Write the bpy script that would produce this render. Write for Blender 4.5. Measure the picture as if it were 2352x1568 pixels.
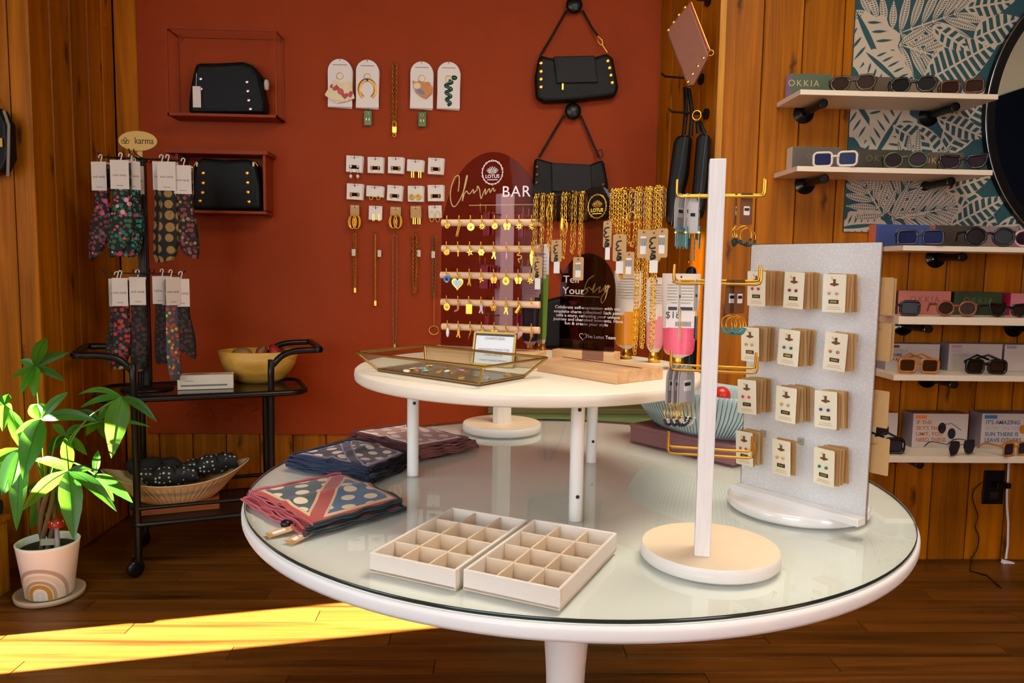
import bpy, bmesh, math, random
from mathutils import Vector, Matrix
random.seed(7)
for o in list(bpy.data.objects): bpy.data.objects.remove(o)
SC = bpy.context.scene
COL = SC.collection

# ---------------------------------------------------------------- camera
CAM_H, FPX = 1.165, 1747.0
TILT, ROLL, YAW = math.radians(5.40), math.radians(0.90), math.radians(2.24)
_f = Vector((math.sin(YAW)*math.cos(TILT), math.cos(YAW)*math.cos(TILT), -math.sin(TILT)))
_r = Vector((math.cos(YAW), -math.sin(YAW), 0)); _u = _r.cross(_f)
CR = _r*math.cos(ROLL)+_u*math.sin(ROLL); CU = -_r*math.sin(ROLL)+_u*math.cos(ROLL)
CPOS = Vector((0, 0, CAM_H))
cam_d = bpy.data.cameras.new('camera'); cam = bpy.data.objects.new('camera', cam_d); COL.objects.link(cam)
cam_d.sensor_width = 36.0; cam_d.lens = 36.0*FPX/2352.0; cam_d.clip_start = 0.02
cam.matrix_world = Matrix(((CR.x, CU.x, -_f.x, 0), (CR.y, CU.y, -_f.y, 0), (CR.z, CU.z, -_f.z, CAM_H), (0, 0, 0, 1)))
SC.camera = cam

# ---------------------------------------------------------------- world, sun, daylight, exposure
SC.view_settings.view_transform = 'Standard'; SC.view_settings.look = 'None'
SC.view_settings.gamma = 1.0; SC.view_settings.use_curve_mapping = False
SC.view_settings.exposure = 0.0
W = bpy.data.worlds.new('world'); SC.world = W; W.use_nodes = True
W.node_tree.nodes['Background'].inputs[0].default_value = (0.62, 0.78, 1.0, 1)
W.node_tree.nodes['Background'].inputs[1].default_value = 0.9
SUN_EL = math.radians(24)
SUN_DIR = Vector((0.975*math.cos(SUN_EL), 0.222*math.cos(SUN_EL), -math.sin(SUN_EL)))
sun_d = bpy.data.lights.new('sun', 'SUN'); sun = bpy.data.objects.new('sun', sun_d); COL.objects.link(sun)
sun.rotation_euler = SUN_DIR.to_track_quat('-Z', 'Y').to_euler(); sun.location = (-6, 0, 4)
sun_d.energy = 170.0; sun_d.angle = math.radians(0.6); sun_d.color = (1.0, 0.95, 0.86)
def area(name, loc, target, sx, sy, power, color):
    d = bpy.data.lights.new(name, 'AREA'); o = bpy.data.objects.new(name, d); COL.objects.link(o)
    d.shape = 'RECTANGLE'; d.size = sx; d.size_y = sy; d.energy = power; d.color = color
    o.location = loc; o.rotation_euler = (Vector(target)-Vector(loc)).to_track_quat('-Z', 'Y').to_euler()
    return o
area('daylight_shop_window', (-1.2, -1.45, 1.85), (-0.2, 2.0, 0.6), 1.8, 1.6, 50, (0.90, 0.95, 1.0))
area('side_fill_light', (-2.55, 0.35, 1.5), (0.6, 1.3, 0.9), 1.5, 1.4, 32, (0.80, 0.90, 1.0))  # cool fill added for the earring panel and table edge; no window here
area('daylight_door_glass', (1.75, -1.45, 1.45), (1.3, 3.0, 1.2), 0.9, 1.9, 24, (0.97, 0.98, 1.0))
area('overhead_fill_light', (0.75, 1.3, 2.72), (0.75, 1.4, 0.0), 1.2, 0.8, 42, (1.0, 0.90, 0.74))  # warm fill added to brighten the table top; no known lamp here
SC.cycles.use_denoising = True
SC.cycles.use_adaptive_sampling = True; SC.cycles.adaptive_threshold = .06; SC.cycles.adaptive_min_samples = 12
SC.cycles.max_bounces = 7; SC.cycles.diffuse_bounces = 4; SC.cycles.transparent_max_bounces = 20; SC.cycles.glossy_bounces = 3; SC.cycles.transmission_bounces = 3
SC.cycles.sample_clamp_indirect = 6.0; SC.cycles.caustics_reflective = False; SC.cycles.caustics_refractive = False

# ---------------------------------------------------------------- measuring helpers (photo pixel -> point on a known plane)
def ray(x, y): return _f*FPX+CR*(x-1176)-CU*(y-784)
def atY(x, y, Y): d = ray(x, y); return CPOS+d*(Y/d.y)
def atZ(x, y, Z): d = ray(x, y); return CPOS+d*((Z-CAM_H)/d.z)
def onp(x, y, P, n):
    d = ray(x, y); return CPOS+d*((Vector(P)-CPOS).dot(n)/d.dot(n))

# ---------------------------------------------------------------- materials
def lin(h):
    if isinstance(h, (tuple, list)): return tuple(h[:3])+(1,)
    h = h.lstrip('#'); out = []
    for i in (0, 2, 4):
        c = int(h[i:i+2], 16)/255; out.append(c/12.92 if c <= .04045 else ((c+.055)/1.055)**2.4)
    return tuple(out)+(1,)
MATS = {}
def newmat(name):
    m = bpy.data.materials.new(name); m.use_nodes = True; MATS[name] = m
    nt = m.node_tree; return m, nt, nt.nodes, nt.links, nt.nodes['Principled BSDF']
def mat(name, color='#808080', rough=.5, metal=0.0, noise=0.0, nscale=30.0, bump=0.0, bscale=200.0, spec=.5, coat=0.0, emit=0.0, stretch=None):
    if name in MATS: return MATS[name]
    m, nt, N, L, B = newmat(name)
    B.inputs['Base Color'].default_value = lin(color); B.inputs['Roughness'].default_value = rough
    B.inputs['Metallic'].default_value = metal; B.inputs['Specular IOR Level'].default_value = spec
    B.inputs['Coat Weight'].default_value = coat
    if noise or bump:
        tc = N.new('ShaderNodeTexCoord'); mp = N.new('ShaderNodeMapping'); L.new(tc.outputs['Object'], mp.inputs[0])
        if stretch: mp.inputs['Scale'].default_value = stretch
    if noise:
        n = N.new('ShaderNodeTexNoise'); n.inputs['Scale'].default_value = nscale; n.inputs['Detail'].default_value = 4
        L.new(mp.outputs[0], n.inputs['Vector'])
        mx = N.new('ShaderNodeMix'); mx.data_type = 'RGBA'; c = lin(color)
        mx.inputs[6].default_value = tuple(max(0, v*(1-noise)) for v in c[:3])+(1,)
        mx.inputs[7].default_value = tuple(min(1, v*(1+noise)) for v in c[:3])+(1,)
        L.new(n.outputs['Fac'], mx.inputs[0]); L.new(mx.outputs[2], B.inputs['Base Color'])
    if bump:
        n2 = N.new('ShaderNodeTexNoise'); n2.inputs['Scale'].default_value = bscale; L.new(mp.outputs[0], n2.inputs['Vector'])
        b = N.new('ShaderNodeBump'); b.inputs['Strength'].default_value = bump; b.inputs['Distance'].default_value = .002
        L.new(n2.outputs['Fac'], b.inputs['Height']); L.new(b.outputs[0], B.inputs['Normal'])
    if emit:
        B.inputs['Emission Color'].default_value = lin(color); B.inputs['Emission Strength'].default_value = emit
    return m
def wood(name, dark, light, axis='Z', scale=1.0, rough=.38, knots=0.0, vary=.25, grain=1.0, coat=.0, spec=.5):
    m, nt, N, L, B = newmat(name)
    tc = N.new('ShaderNodeTexCoord'); oi = N.new('ShaderNodeObjectInfo')
    off = N.new('ShaderNodeVectorMath'); off.operation = 'ADD'
    mul = N.new('ShaderNodeMath'); mul.operation = 'MULTIPLY'; mul.inputs[1].default_value = 37.0; L.new(oi.outputs['Random'], mul.inputs[0])
    cmb = N.new('ShaderNodeCombineXYZ')
    for i in range(3): L.new(mul.outputs[0], cmb.inputs[i])
    L.new(tc.outputs['Object'], off.inputs[0]); L.new(cmb.outputs[0], off.inputs[1])
    mp = N.new('ShaderNodeMapping'); s = [22*scale]*3; s['XYZ'.index(axis)] = 1.1*scale; mp.inputs['Scale'].default_value = s
    L.new(off.outputs[0], mp.inputs[0])
    n1 = N.new('ShaderNodeTexNoise'); n1.inputs['Scale'].default_value = 1.0; n1.inputs['Detail'].default_value = 5; n1.inputs['Distortion'].default_value = .9
    L.new(mp.outputs[0], n1.inputs['Vector'])
    mp2 = N.new('ShaderNodeMapping'); s2 = [160*scale]*3; s2['XYZ'.index(axis)] = 4*scale; mp2.inputs['Scale'].default_value = s2
    L.new(off.outputs[0], mp2.inputs[0])
    n2 = N.new('ShaderNodeTexNoise'); n2.inputs['Scale'].default_value = 1.0; n2.inputs['Detail'].default_value = 3; L.new(mp2.outputs[0], n2.inputs['Vector'])
    ad = N.new('ShaderNodeMath'); ad.operation = 'MULTIPLY_ADD'; ad.inputs[1].default_value = .35*grain; L.new(n2.outputs['Fac'], ad.inputs[0])
    L.new(n1.outputs['Fac'], ad.inputs[2])
    ramp = N.new('ShaderNodeValToRGB'); L.new(ad.outputs[0], ramp.inputs[0])
    ramp.color_ramp.elements[0].position = .38; ramp.color_ramp.elements[0].color = lin(dark)
    ramp.color_ramp.elements[1].position = .86; ramp.color_ramp.elements[1].color = lin(light)
    last = ramp.outputs[0]
    hsv = N.new('ShaderNodeHueSaturation'); mr = N.new('ShaderNodeMapRange')
    mr.inputs[3].default_value = 1-vary; mr.inputs[4].default_value = 1+vary; L.new(oi.outputs['Random'], mr.inputs[0])
    L.new(mr.outputs[0], hsv.inputs['Value']); L.new(last, hsv.inputs['Color']); last = hsv.outputs[0]
    if knots:
        sx3 = N.new('ShaderNodeSeparateXYZ'); L.new(off.outputs[0], sx3.inputs[0]); c3 = N.new('ShaderNodeCombineXYZ'); L.new(sx3.outputs[0], c3.inputs[0]); L.new(sx3.outputs['XYZ'.index(axis)], c3.inputs[1])
        nz3 = N.new('ShaderNodeTexNoise'); nz3.inputs['Scale'].default_value = 30; L.new(off.outputs[0], nz3.inputs['Vector'])
        wob = N.new('ShaderNodeVectorMath'); wob.operation = 'MULTIPLY_ADD'; wob.inputs[1].default_value = (.03, .03, 0); L.new(nz3.outputs['Color'], wob.inputs[0]); L.new(c3.outputs[0], wob.inputs[2])
        mp3 = N.new('ShaderNodeMapping'); mp3.inputs['Scale'].default_value = (5.2, 1.5, 1); L.new(wob.outputs[0], mp3.inputs[0])
        vo = N.new('ShaderNodeTexVoronoi'); vo.voronoi_dimensions = '2D'; vo.inputs['Scale'].default_value = 1.0; L.new(mp3.outputs[0], vo.inputs['Vector'])
        kr = N.new('ShaderNodeValToRGB'); L.new(vo.outputs['Distance'], kr.inputs[0])
        kr.color_ramp.elements[0].position = .02; kr.color_ramp.elements[0].color = (knots,)*3+(1,)
        kr.color_ramp.elements[1].position = .085; kr.color_ramp.elements[1].color = (0, 0, 0, 1)
        mx = N.new('ShaderNodeMix'); mx.data_type = 'RGBA'; L.new(kr.outputs[0], mx.inputs[0]); L.new(last, mx.inputs[6]); mx.inputs[7].default_value = lin('#2a1206')
        last = mx.outputs[2]
    L.new(last, B.inputs['Base Color']); B.inputs['Roughness'].default_value = rough; B.inputs['Coat Weight'].default_value = coat; B.inputs['Specular IOR Level'].default_value = spec
    b = N.new('ShaderNodeBump'); b.inputs['Strength'].default_value = .12; b.inputs['Distance'].default_value = .002
    L.new(n2.outputs['Fac'], b.inputs['Height']); L.new(b.outputs[0], B.inputs['Normal'])
    return m
def clear(name, tint='#ffffff', ior=1.45, rough=.02, gloss='#ffffff'):
    if name in MATS: return MATS[name]
    m, nt, N, L, B = newmat(name); N.remove(B); out = N['Material Output']
    t = N.new('ShaderNodeBsdfTransparent'); t.inputs[0].default_value = lin(tint)
    g = N.new('ShaderNodeBsdfGlossy'); g.inputs['Color'].default_value = lin(gloss); g.inputs['Roughness'].default_value = rough
    fr = N.new('ShaderNodeFresnel'); ge = N.new('ShaderNodeNewGeometry'); io = N.new('ShaderNodeMapRange')
    io.inputs[3].default_value = ior; io.inputs[4].default_value = 1.0; L.new(ge.outputs['Backfacing'], io.inputs[0]); L.new(io.outputs[0], fr.inputs[0])
    mx = N.new('ShaderNodeMixShader'); L.new(fr.outputs[0], mx.inputs[0]); L.new(t.outputs[0], mx.inputs[1]); L.new(g.outputs[0], mx.inputs[2])
    L.new(mx.outputs[0], out.inputs[0]); return m
def leafmat(name, c, trans):
    m, nt, N, L, B = newmat(name); out = N['Material Output']
    tc = N.new('ShaderNodeTexCoord'); n = N.new('ShaderNodeTexNoise'); n.inputs['Scale'].default_value = 18; L.new(tc.outputs['Object'], n.inputs['Vector'])
    mx0 = N.new('ShaderNodeMix'); mx0.data_type = 'RGBA'; cc = lin(c)
    mx0.inputs[6].default_value = tuple(v*.75 for v in cc[:3])+(1,); mx0.inputs[7].default_value = tuple(min(1, v*1.25) for v in cc[:3])+(1,)
    L.new(n.outputs['Fac'], mx0.inputs[0]); L.new(mx0.outputs[2], B.inputs['Base Color']); B.inputs['Roughness'].default_value = .32
    t = N.new('ShaderNodeBsdfTranslucent'); t.inputs[0].default_value = lin(trans)
    mx = N.new('ShaderNodeMixShader'); mx.inputs[0].default_value = .4; L.new(B.outputs[0], mx.inputs[1]); L.new(t.outputs[0], mx.inputs[2]); L.new(mx.outputs[0], out.inputs[0])
    return m
def dotmat(name, base, dots, scale, size, rough=.55, rand=.35, base2=None, extra=None):
    """fabric with printed dots (voronoi cells); extra = list of (colour, scale, size)"""
    m, nt, N, L, B = newmat(name)
    tc = N.new('ShaderNodeTexCoord'); cur = None
    rgb = N.new('ShaderNodeRGB'); rgb.outputs[0].default_value = lin(base); cur = rgb.outputs[0]
    for k, (c, s, z) in enumerate([(dots, scale, size)]+(extra or [])):
        mp = N.new('ShaderNodeMapping'); mp.inputs['Location'].default_value = (k*.37, k*.53, 0); L.new(tc.outputs['Object'], mp.inputs[0])
        v = N.new('ShaderNodeTexVoronoi'); v.inputs['Scale'].default_value = s; v.inputs['Randomness'].default_value = rand if k == 0 else 1.0
        L.new(mp.outputs[0], v.inputs['Vector'])
        lt = N.new('ShaderNodeMath'); lt.operation = 'LESS_THAN'; lt.inputs[1].default_value = z; L.new(v.outputs['Distance'], lt.inputs[0])
        mx = N.new('ShaderNodeMix'); mx.data_type = 'RGBA'; L.new(lt.outputs[0], mx.inputs[0]); L.new(cur, mx.inputs[6]); mx.inputs[7].default_value = lin(c)
        cur = mx.outputs[2]
    L.new(cur, B.inputs['Base Color']); B.inputs['Roughness'].default_value = rough
    return m

# ---------------------------------------------------------------- mesh builder
PI = math.pi
class MB:
    def __init__(s): s.v = []; s.f = []; s.sm = []; s.mi = []
    def add(s, vs, fs, smooth=False, mi=0, M=None):
        b = len(s.v)
        s.v += [tuple(M @ Vector(p)) for p in vs] if M is not None else [tuple(p) for p in vs]
        for q in fs: s.f.append(tuple(i+b for i in q)); s.sm.append(smooth); s.mi.append(mi)
        return s
    def box(s, c, d, rz=0, mi=0, M=None):
        x, y, z = d[0]/2, d[1]/2, d[2]/2
        vs = [(-x, -y, -z), (x, -y, -z), (x, y, -z), (-x, y, -z), (-x, -y, z), (x, -y, z), (x, y, z), (-x, y, z)]
        T = Matrix.Translation(c) @ Matrix.Rotation(rz, 4, 'Z')
        if M is not None: T = M @ T
        return s.add(vs, [(0, 3, 2, 1), (4, 5, 6, 7), (0, 1, 5, 4), (1, 2, 6, 5), (2, 3, 7, 6), (3, 0, 4, 7)], False, mi, T)
    def cyl(s, a, b, r, r2=None, n=12, mi=0, caps=True, smooth=True):
        a, b = Vector(a), Vector(b); r2 = r if r2 is None else r2
        q = (b-a).to_track_quat('Z', 'Y'); vs = []
        for p, rr in ((a, r), (b, r2)):
            for i in range(n): vs.append(p+q @ Vector((rr*math.cos(2*PI*i/n), rr*math.sin(2*PI*i/n), 0)))
        s.add(vs, [(i, (i+1) % n, n+(i+1) % n, n+i) for i in range(n)], smooth, mi)
        if caps: s.add(vs, [tuple(range(n-1, -1, -1)), tuple(range(n, 2*n))], False, mi)
        return s
    def tube(s, path, r, n=8, closed=False, mi=0, flat=1.0, caps=True):
        P = [Vector(p) for p in path]; m = len(P); vs = []; up = None
        for i in range(m):
            a = P[(i-1) % m] if (closed or i > 0) else P[0]; b = P[(i+1) % m] if (closed or i < m-1) else P[-1]
            t = (b-a)
            if t.length < 1e-9: t = Vector((0, 0, 1))
            t.normalize()
            if up is None:
                up = Vector((0, 1, 0)) if abs(t.y) < .9 else Vector((1, 0, 0))
            x = t.cross(up)
            if x.length < 1e-6: x = t.orthogonal()
            x.normalize(); up = x.cross(t).normalized()
            rr = r[i] if isinstance(r, (list, tuple)) else r
            for k in range(n):
                an = 2*PI*k/n; vs.append(P[i]+x*(rr*math.cos(an))+up*(rr*flat*math.sin(an)))
        fs = []
        for i in range(m if closed else m-1):
            j = (i+1) % m
            for k in range(n): fs.append((i*n+k, j*n+k, j*n+(k+1) % n, i*n+(k+1) % n))
        s.add(vs, fs, True, mi)
        if caps and not closed: s.add(vs, [tuple(range(n)), tuple(range((m-1)*n+n-1, (m-1)*n-1, -1))], False, mi)
        return s
    def lathe(s, prof, n=32, c=(0, 0, 0), sx=1, sy=1, mi=0, smooth=True, cap0=False, cap1=False, rib=None):
        vs = []; m = len(prof)
        for r, z in prof:
            for k in range(n):
                a = 2*PI*k/n; q = r*(1+(rib(a, z) if rib else 0)); vs.append((c[0]+q*math.cos(a)*sx, c[1]+q*math.sin(a)*sy, c[2]+z))
        s.add(vs, [(i*n+k, i*n+(k+1) % n, (i+1)*n+(k+1) % n, (i+1)*n+k) for i in range(m-1) for k in range(n)], smooth, mi)
        if cap0: s.add(vs, [tuple(range(n-1, -1, -1))], False, mi)
        if cap1: s.add(vs, [tuple(range((m-1)*n, m*n))], False, mi)
        return s
    def prism(s, out, t, M=None, mi=0, y0=0.0):
        """outline (x,z) extruded along y from y0 to y0+t"""
        n = len(out); ar = sum(out[i][0]*out[(i+1) % n][1]-out[(i+1) % n][0]*out[i][1] for i in range(n))
        if ar < 0: out = out[::-1]
        vs = [(x, y0, z) for x, z in out]+[(x, y0+t, z) for x, z in out]
        fs = [tuple(range(n)), tuple(range(2*n-1, n-1, -1))]+[(i, n+i, n+(i+1) % n, (i+1) % n) for i in range(n)]
        return s.add(vs, fs, False, mi, M)
    def sheet(s, fn, nu, nv, mi=0, smooth=True, cu=False):
        vs = [fn(i/nu, j/nv) for j in range(nv+1) for i in range(nu+1)]; w = nu+1
        return s.add(vs, [(j*w+i, j*w+i+1, (j+1)*w+i+1, (j+1)*w+i) for j in range(nv) for i in range(nu)], smooth, mi)
    def ball(s, c, r, n=10, m=7, mi=0, sx=1, sy=1, sz=1):
        prof = [(max(1e-5, r*math.sin(PI*i/m)), -r*math.cos(PI*i/m)*sz) for i in range(m+1)]
        return s.lathe(prof, n, c, sx, sy, mi)
    def mesh(s, name):
        me = bpy.data.meshes.new(name); me.from_pydata(s.v, [], s.f)
        me.polygons.foreach_set('use_smooth', s.sm); me.polygons.foreach_set('material_index', s.mi); me.update(); return me
    def build(s, name, mats, parent=None, loc=(0, 0, 0), rot=(0, 0, 0), bevel=0, seg=2, solid=0, sub=0):
        me = s.mesh(name)
        for m in (mats if isinstance(mats, (list, tuple)) else [mats]): me.materials.append(m)
        return put(name, me, parent, loc, rot, bevel, seg, solid, sub)
def put(name, me, parent=None, loc=(0, 0, 0), rot=(0, 0, 0), bevel=0, seg=2, solid=0, sub=0):
    o = bpy.data.objects.new(name, me); COL.objects.link(o); o.location = loc; o.rotation_euler = rot
    if parent: o.parent = parent
    if solid: md = o.modifiers.new('t', 'SOLIDIFY'); md.thickness = solid; md.offset = 0
    if bevel: md = o.modifiers.new('b', 'BEVEL'); md.width = bevel; md.segments = seg; md.limit_method = 'ANGLE'; md.angle_limit = math.radians(40)
    if sub: md = o.modifiers.new('s', 'SUBSURF'); md.levels = sub; md.render_levels = sub
    return o
def tag(o, label, cat, group=None, kind=None):
    o['label'] = label; o['category'] = cat
    if group: o['group'] = group
    if kind: o['kind'] = kind
    return o
def thing(name, label, cat, loc=(0, 0, 0), rz=0, group=None, rot=None):
    o = bpy.data.objects.new(name, None); COL.objects.link(o); o.location = loc
    o.rotation_euler = rot if rot else (0, 0, rz); o.empty_display_size = .05
    return tag(o, label, cat, group)
def struct(o, label=None):
    o['kind'] = 'structure'
    if label: o['label'] = label
    return o
def copy_tree(o, parent=None):
    c = o.copy(); COL.objects.link(c); c.parent = parent
    for ch in list(o.children): copy_tree(ch, c)
    return c
def text(name, body, size, m, parent, loc, rot=(PI/2, 0, 0), ext=.0003, align='CENTER', space=1.0, shear=0.0, off=0.0, xs=1.0):
    cu = bpy.data.curves.new(name, 'FONT'); cu.body = body; cu.size = size; cu.extrude = ext; cu.align_x = align; cu.align_y = 'CENTER'
    cu.space_character = space; cu.shear = shear; cu.offset = off; cu.resolution_u = 3; cu.materials.append(m)
    o = bpy.data.objects.new(name, cu); COL.objects.link(o); o.location = loc; o.rotation_euler = rot; o.scale = (xs, 1, 1)
    if parent: o.parent = parent
    return o
def smoothpath(P, k=4):
    P = [Vector(p) for p in P]; out = []
    for i in range(len(P)-1):
        p0 = P[max(0, i-1)]; p1 = P[i]; p2 = P[i+1]; p3 = P[min(len(P)-1, i+2)]
        for j in range(k):
            t = j/k; out.append(.5*((2*p1)+(p2-p0)*t+(2*p0-5*p1+4*p2-p3)*t*t+(3*p1-p0-3*p2+p3)*t**3))
    return out+[P[-1]]
def arch(w, h, rise, n=12, x0=0, z0=0):
    """outline of an arched plate, width w, straight height h, rise of the top"""
    return [(x0-w/2, z0), (x0+w/2, z0)]+[(x0+w/2*math.cos(PI*i/n), z0+h+rise*math.sin(PI*i/n)) for i in range(n+1)]
def rrect(w, h, r, x0=0, z0=0, n=3):
    out = []
    for cx, cz, a0 in ((w/2-r, h/2-r, 0), (-w/2+r, h/2-r, 90), (-w/2+r, -h/2+r, 180), (w/2-r, -h/2+r, 270)):
        for i in range(n+1):
            a = math.radians(a0+90*i/n); out.append((x0+cx+r*math.cos(a), z0+cz+r*math.sin(a)))
    return out
def ell(a, b, n=20, x0=0, z0=0): return [(x0+a*math.cos(2*PI*i/n), z0+b*math.sin(2*PI*i/n)) for i in range(n)]
ORD = ['first', 'second', 'third', 'fourth', 'fifth', 'sixth', 'seventh', 'eighth', 'ninth', 'tenth']
def chain_links(mb, path, L, w, r, mi=0, n=8, k=4):
    """links of length L and width w strung along a polyline"""
    P = [Vector(p) for p in path]; seg = [(P[i+1]-P[i]).length for i in range(len(P)-1)]; tot = sum(seg)
    cnt = max(2, int(tot/(L*.8)))
    def pt(d):
        for i, q in enumerate(seg):
            if d <= q or i == len(seg)-1: return P[i]+(P[i+1]-P[i])*(d/q if q else 0), (P[i+1]-P[i]).normalized()
            d -= q
    for c in range(cnt):
        p, t = pt((c+.5)*tot/cnt)
        side = Vector((0, 1, 0)) if c % 2 else t.cross(Vector((0, 1, 0)))
        if side.length < .1: side = Vector((1, 0, 0))
        side = (side+Vector((.25, .3, 0))*(1 if c % 2 else -1)).normalized()
        ring = []
        for i in range(n):
            a = 2*PI*i/n; ring.append(p+t*(L/2*math.copysign(abs(math.cos(a))**.7, math.cos(a)))+side*(w/2*math.sin(a)))
        mb.tube(ring, r, k, closed=True, mi=mi)
    return mb

GOLD = mat('gold', '#f2bd4a', .30, 1.0); BRASS = mat('aged_brass', '#b08c4a', .32, 1.0); SILVER = mat('silver', '#c9c9cc', .25, 1.0)
BLACKL = mat('black_leather', '#0d0c0b', .50, 0, .25, 60, .25, 500, .22); BLACKM = mat('black_metal', '#121214', .32, .4)
WHITEC = mat('white_card', '#e9e2d8', .6); KRAFT = mat('kraft_card', '#c39a63', .7, 0, .1, 60); KRAFTD = mat('brown_kraft', '#71451f', .7, 0, .1, 60)
CREAMC = mat('cream_card', '#efe6cc', .5); INK = mat('ink', '#1c1a1c', .6); GREYP = mat('grey_print', '#8d8880', .6); PINKC = mat('pink_card', '#d8707a', .6)
WHITEP = mat('white_paint', '#ece8e1', .35); WHITEPRINT = mat('white_print', '#f3f1ee', .5); GOLDPRINT = mat('gold_print', '#c9b074', .45)
HOOKM = mat('hook_wire', '#6b4a36', .4, .6); BROWNLEATHER = mat('brown_leather', '#7d4a36', .36, 0, .1, 40, .15, 400, .3)
# ================================================================ the setting
PINE = wood('knotty_pine', '#763f02', '#b56a05', 'Z', 1.0, .40, .75, .16, spec=.18)
PINEL = wood('knotty_pine_light', '#8f5810', '#c98a26', 'Z', 1.0, .38, .7, .12, spec=.25)
FLOORW = wood('floor_laminate', '#341a04', '#7a4818', 'X', 1.0, .34, 0, .14, 1.0, spec=.3)
RED = mat('terracotta_paint', '#993b12', .55, 0, .10, 5, .5, 260, .12)
DARKGAP = mat('dark_gap', '#1d0d05', .9)
CREAMW = mat('cream_wall', '#d9cba6', .7); BEAM = mat('dark_beam', '#2c211a', .7)
YB, YR = 3.5, 2.97          # back wall face, right wall face
XL = -1.63                  # left wall face
XC = 0.885                  # corner of the right wall and its return
HC = 3.05

fl = struct(MB().box((0.2, 0.9, -.055), (6.4, 5.6, .08)).build('floor', DARKGAP), 'dark brown wood laminate floor')
pm = MB().box((0, 0, -.0075), (1.198, .0815, .015)).mesh('plank'); pm.materials.append(FLOORW)
for j in range(27):
    y = 1.40+j*.0827; sh = [0, .47, .83, .21, .62][j % 5]
    for i in range(5): put('plank', pm, fl, (-2.55+sh+i*1.2, y, 0), bevel=.0006, seg=1)
f2 = MB().box((0.2, -.15, -.0075), (6.4, 3.0, .015)).build('plank_field', FLOORW, fl); f2['kind'] = 'stuff'
f3 = MB().box((0.2, 3.66, -.0075), (6.4, .06, .015)).build('plank_edge', FLOORW, fl)

def boards(parent, cuts, z0, z1, m, T=.014):
    """upright boards between the given x cuts, in the wall's own frame (front face y = 0)"""
    for a, b in zip(cuts, cuts[1:]):
        w = b-a-.0035
        MB().box((0, T/2, (z0+z1)/2), (w, T, z1-z0)).build('board', m, parent, ((a+b)/2, 0, 0), bevel=.004, seg=1)

# back wall: pine boards low down and at the left, terracotta panel above
wb = struct(MB().box(((XL+.9)/2, .035, HC/2), (1.1-XL, .04, HC)).build('wall_back', DARKGAP, None, (0, YB, 0)), 'pine board wall behind the terracotta panel')
gx = atY(520, 1050, YB).x; cuts = [XL-.01]
while True:
    c = gx-.152*12+.152*len(cuts)
    if c > .95: break
    if c > XL+.02: cuts.append(c)
    else: gx += .152
cuts = [XL]+[c for c in [atY(520, 1050, YB).x+.152*k for k in range(-8, 16)] if XL+.03 < c < .8]+[.82]
boards(wb, cuts, 0, HC, PINE)
RX0 = atY(315, 150, YB-.014).x; RZ0 = atY(560, 997, YB-.014).z; RX1 = atY(1513, 250, YB-.014).x
MB().box(((RX0+RX1)/2, -.007, (RZ0+HC)/2), (RX1-RX0, .012, HC-RZ0)).build('terracotta_panel', RED, wb, bevel=.002, seg=1)
YF = YB-.0135               # face of the terracotta panel

# return wall beside the panel
ra = Vector((RX1+.004, YB, 0)); rb = Vector((XC, YR, 0)); rl = (rb-ra).length; rang = math.atan2((rb-ra).y, (rb-ra).x)
wr = struct(MB().box((rl/2, .035, HC/2), (rl, .04, HC)).build('wall_return', DARKGAP, None, ra, (0, 0, rang)), 'narrow pine return wall with hooks')
boards(wr, [0, .13, .27, .40, rl-.002], 0, HC, PINE)
RET_N = Vector((math.sin(rang), -math.cos(rang), 0)); RET_P = ra.copy()
struct(MB().box((0, 0, HC/2), (.026, .05, HC)).build('trim_1', PINEL, None, (XC+.006, YR-.018, 0), bevel=.003), 'light pine corner trim between terracotta wall and shelf wall')

# right wall
wq = struct(MB().box((1.15, .035, HC/2), (2.3, .04, HC)).build('wall_right', DARKGAP, None, (XC, YR, 0)), 'knotty pine board wall with white shelves')
g0 = atY(1850.5, 0, YR).x-XC; g1 = atY(1944.7, 0, YR).x-XC; st = .1555
cuts = [0.02, g0-.31, g0-.155, g0]+[g1+st*k for k in range(0, 9)]
boards(wq, [c for c in cuts if c < 2.31], 0, HC, PINE)

# left wall and the jog that faces the camera
wl = struct(MB().box((.36, .035, HC/2), (.62, .04, HC)).build('wall_left', DARKGAP, None, (XL, YB-.638, 0), (0, 0, PI/2)), 'knotty pine board wall behind the bar cart')
boards(wl, [0, .14, .28, .415, .535, .638], 0, HC, PINE)
wj = struct(MB().box((.475, .035, HC/2), (.95, .04, HC)).build('wall_left_jog', DARKGAP, None, (XL-.98, YB-.635, 0)), 'lighter pine boards facing the shop window')
boards(wj, [0, .16, .31, .46, .61, .76, .905, .977], 0, HC, PINE)
# window wall on the left: openings let the low sun in
ops = [(1.82, 2.085, .45, 1.3), (2.115, 2.33, .96, 1.26), (2.115, 2.165, .30, .585), (2.215, 2.335, 2.30, 2.92)]
ys = sorted({-1.5, 2.865}|{v for o in ops for v in o[:2]}); zs = sorted({0.0, HC}|{v for o in ops for v in o[2:]})
mb = MB()
for a, b in zip(ys, ys[1:]):
    for c, d in zip(zs, zs[1:]):
        if not any(o[0] <= a and b <= o[1] and o[2] <= c and d <= o[3] for o in ops):
            mb.box((0, (a+b)/2, (c+d)/2), (.05, b-a, d-c))
ww_ = struct(mb.build('wall_left_window', PINEL, None, (-2.63, 0, 0)), 'pine wall with window slots')
MB().box((0, 2.275, 2.61), (.004, .13, .64)).build('sun_dimmer', clear('dimmer_tint', '#7d7466', 1.0), ww_)  # unseen tinted sheet added to weaken the sun patch on the corner trim
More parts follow.
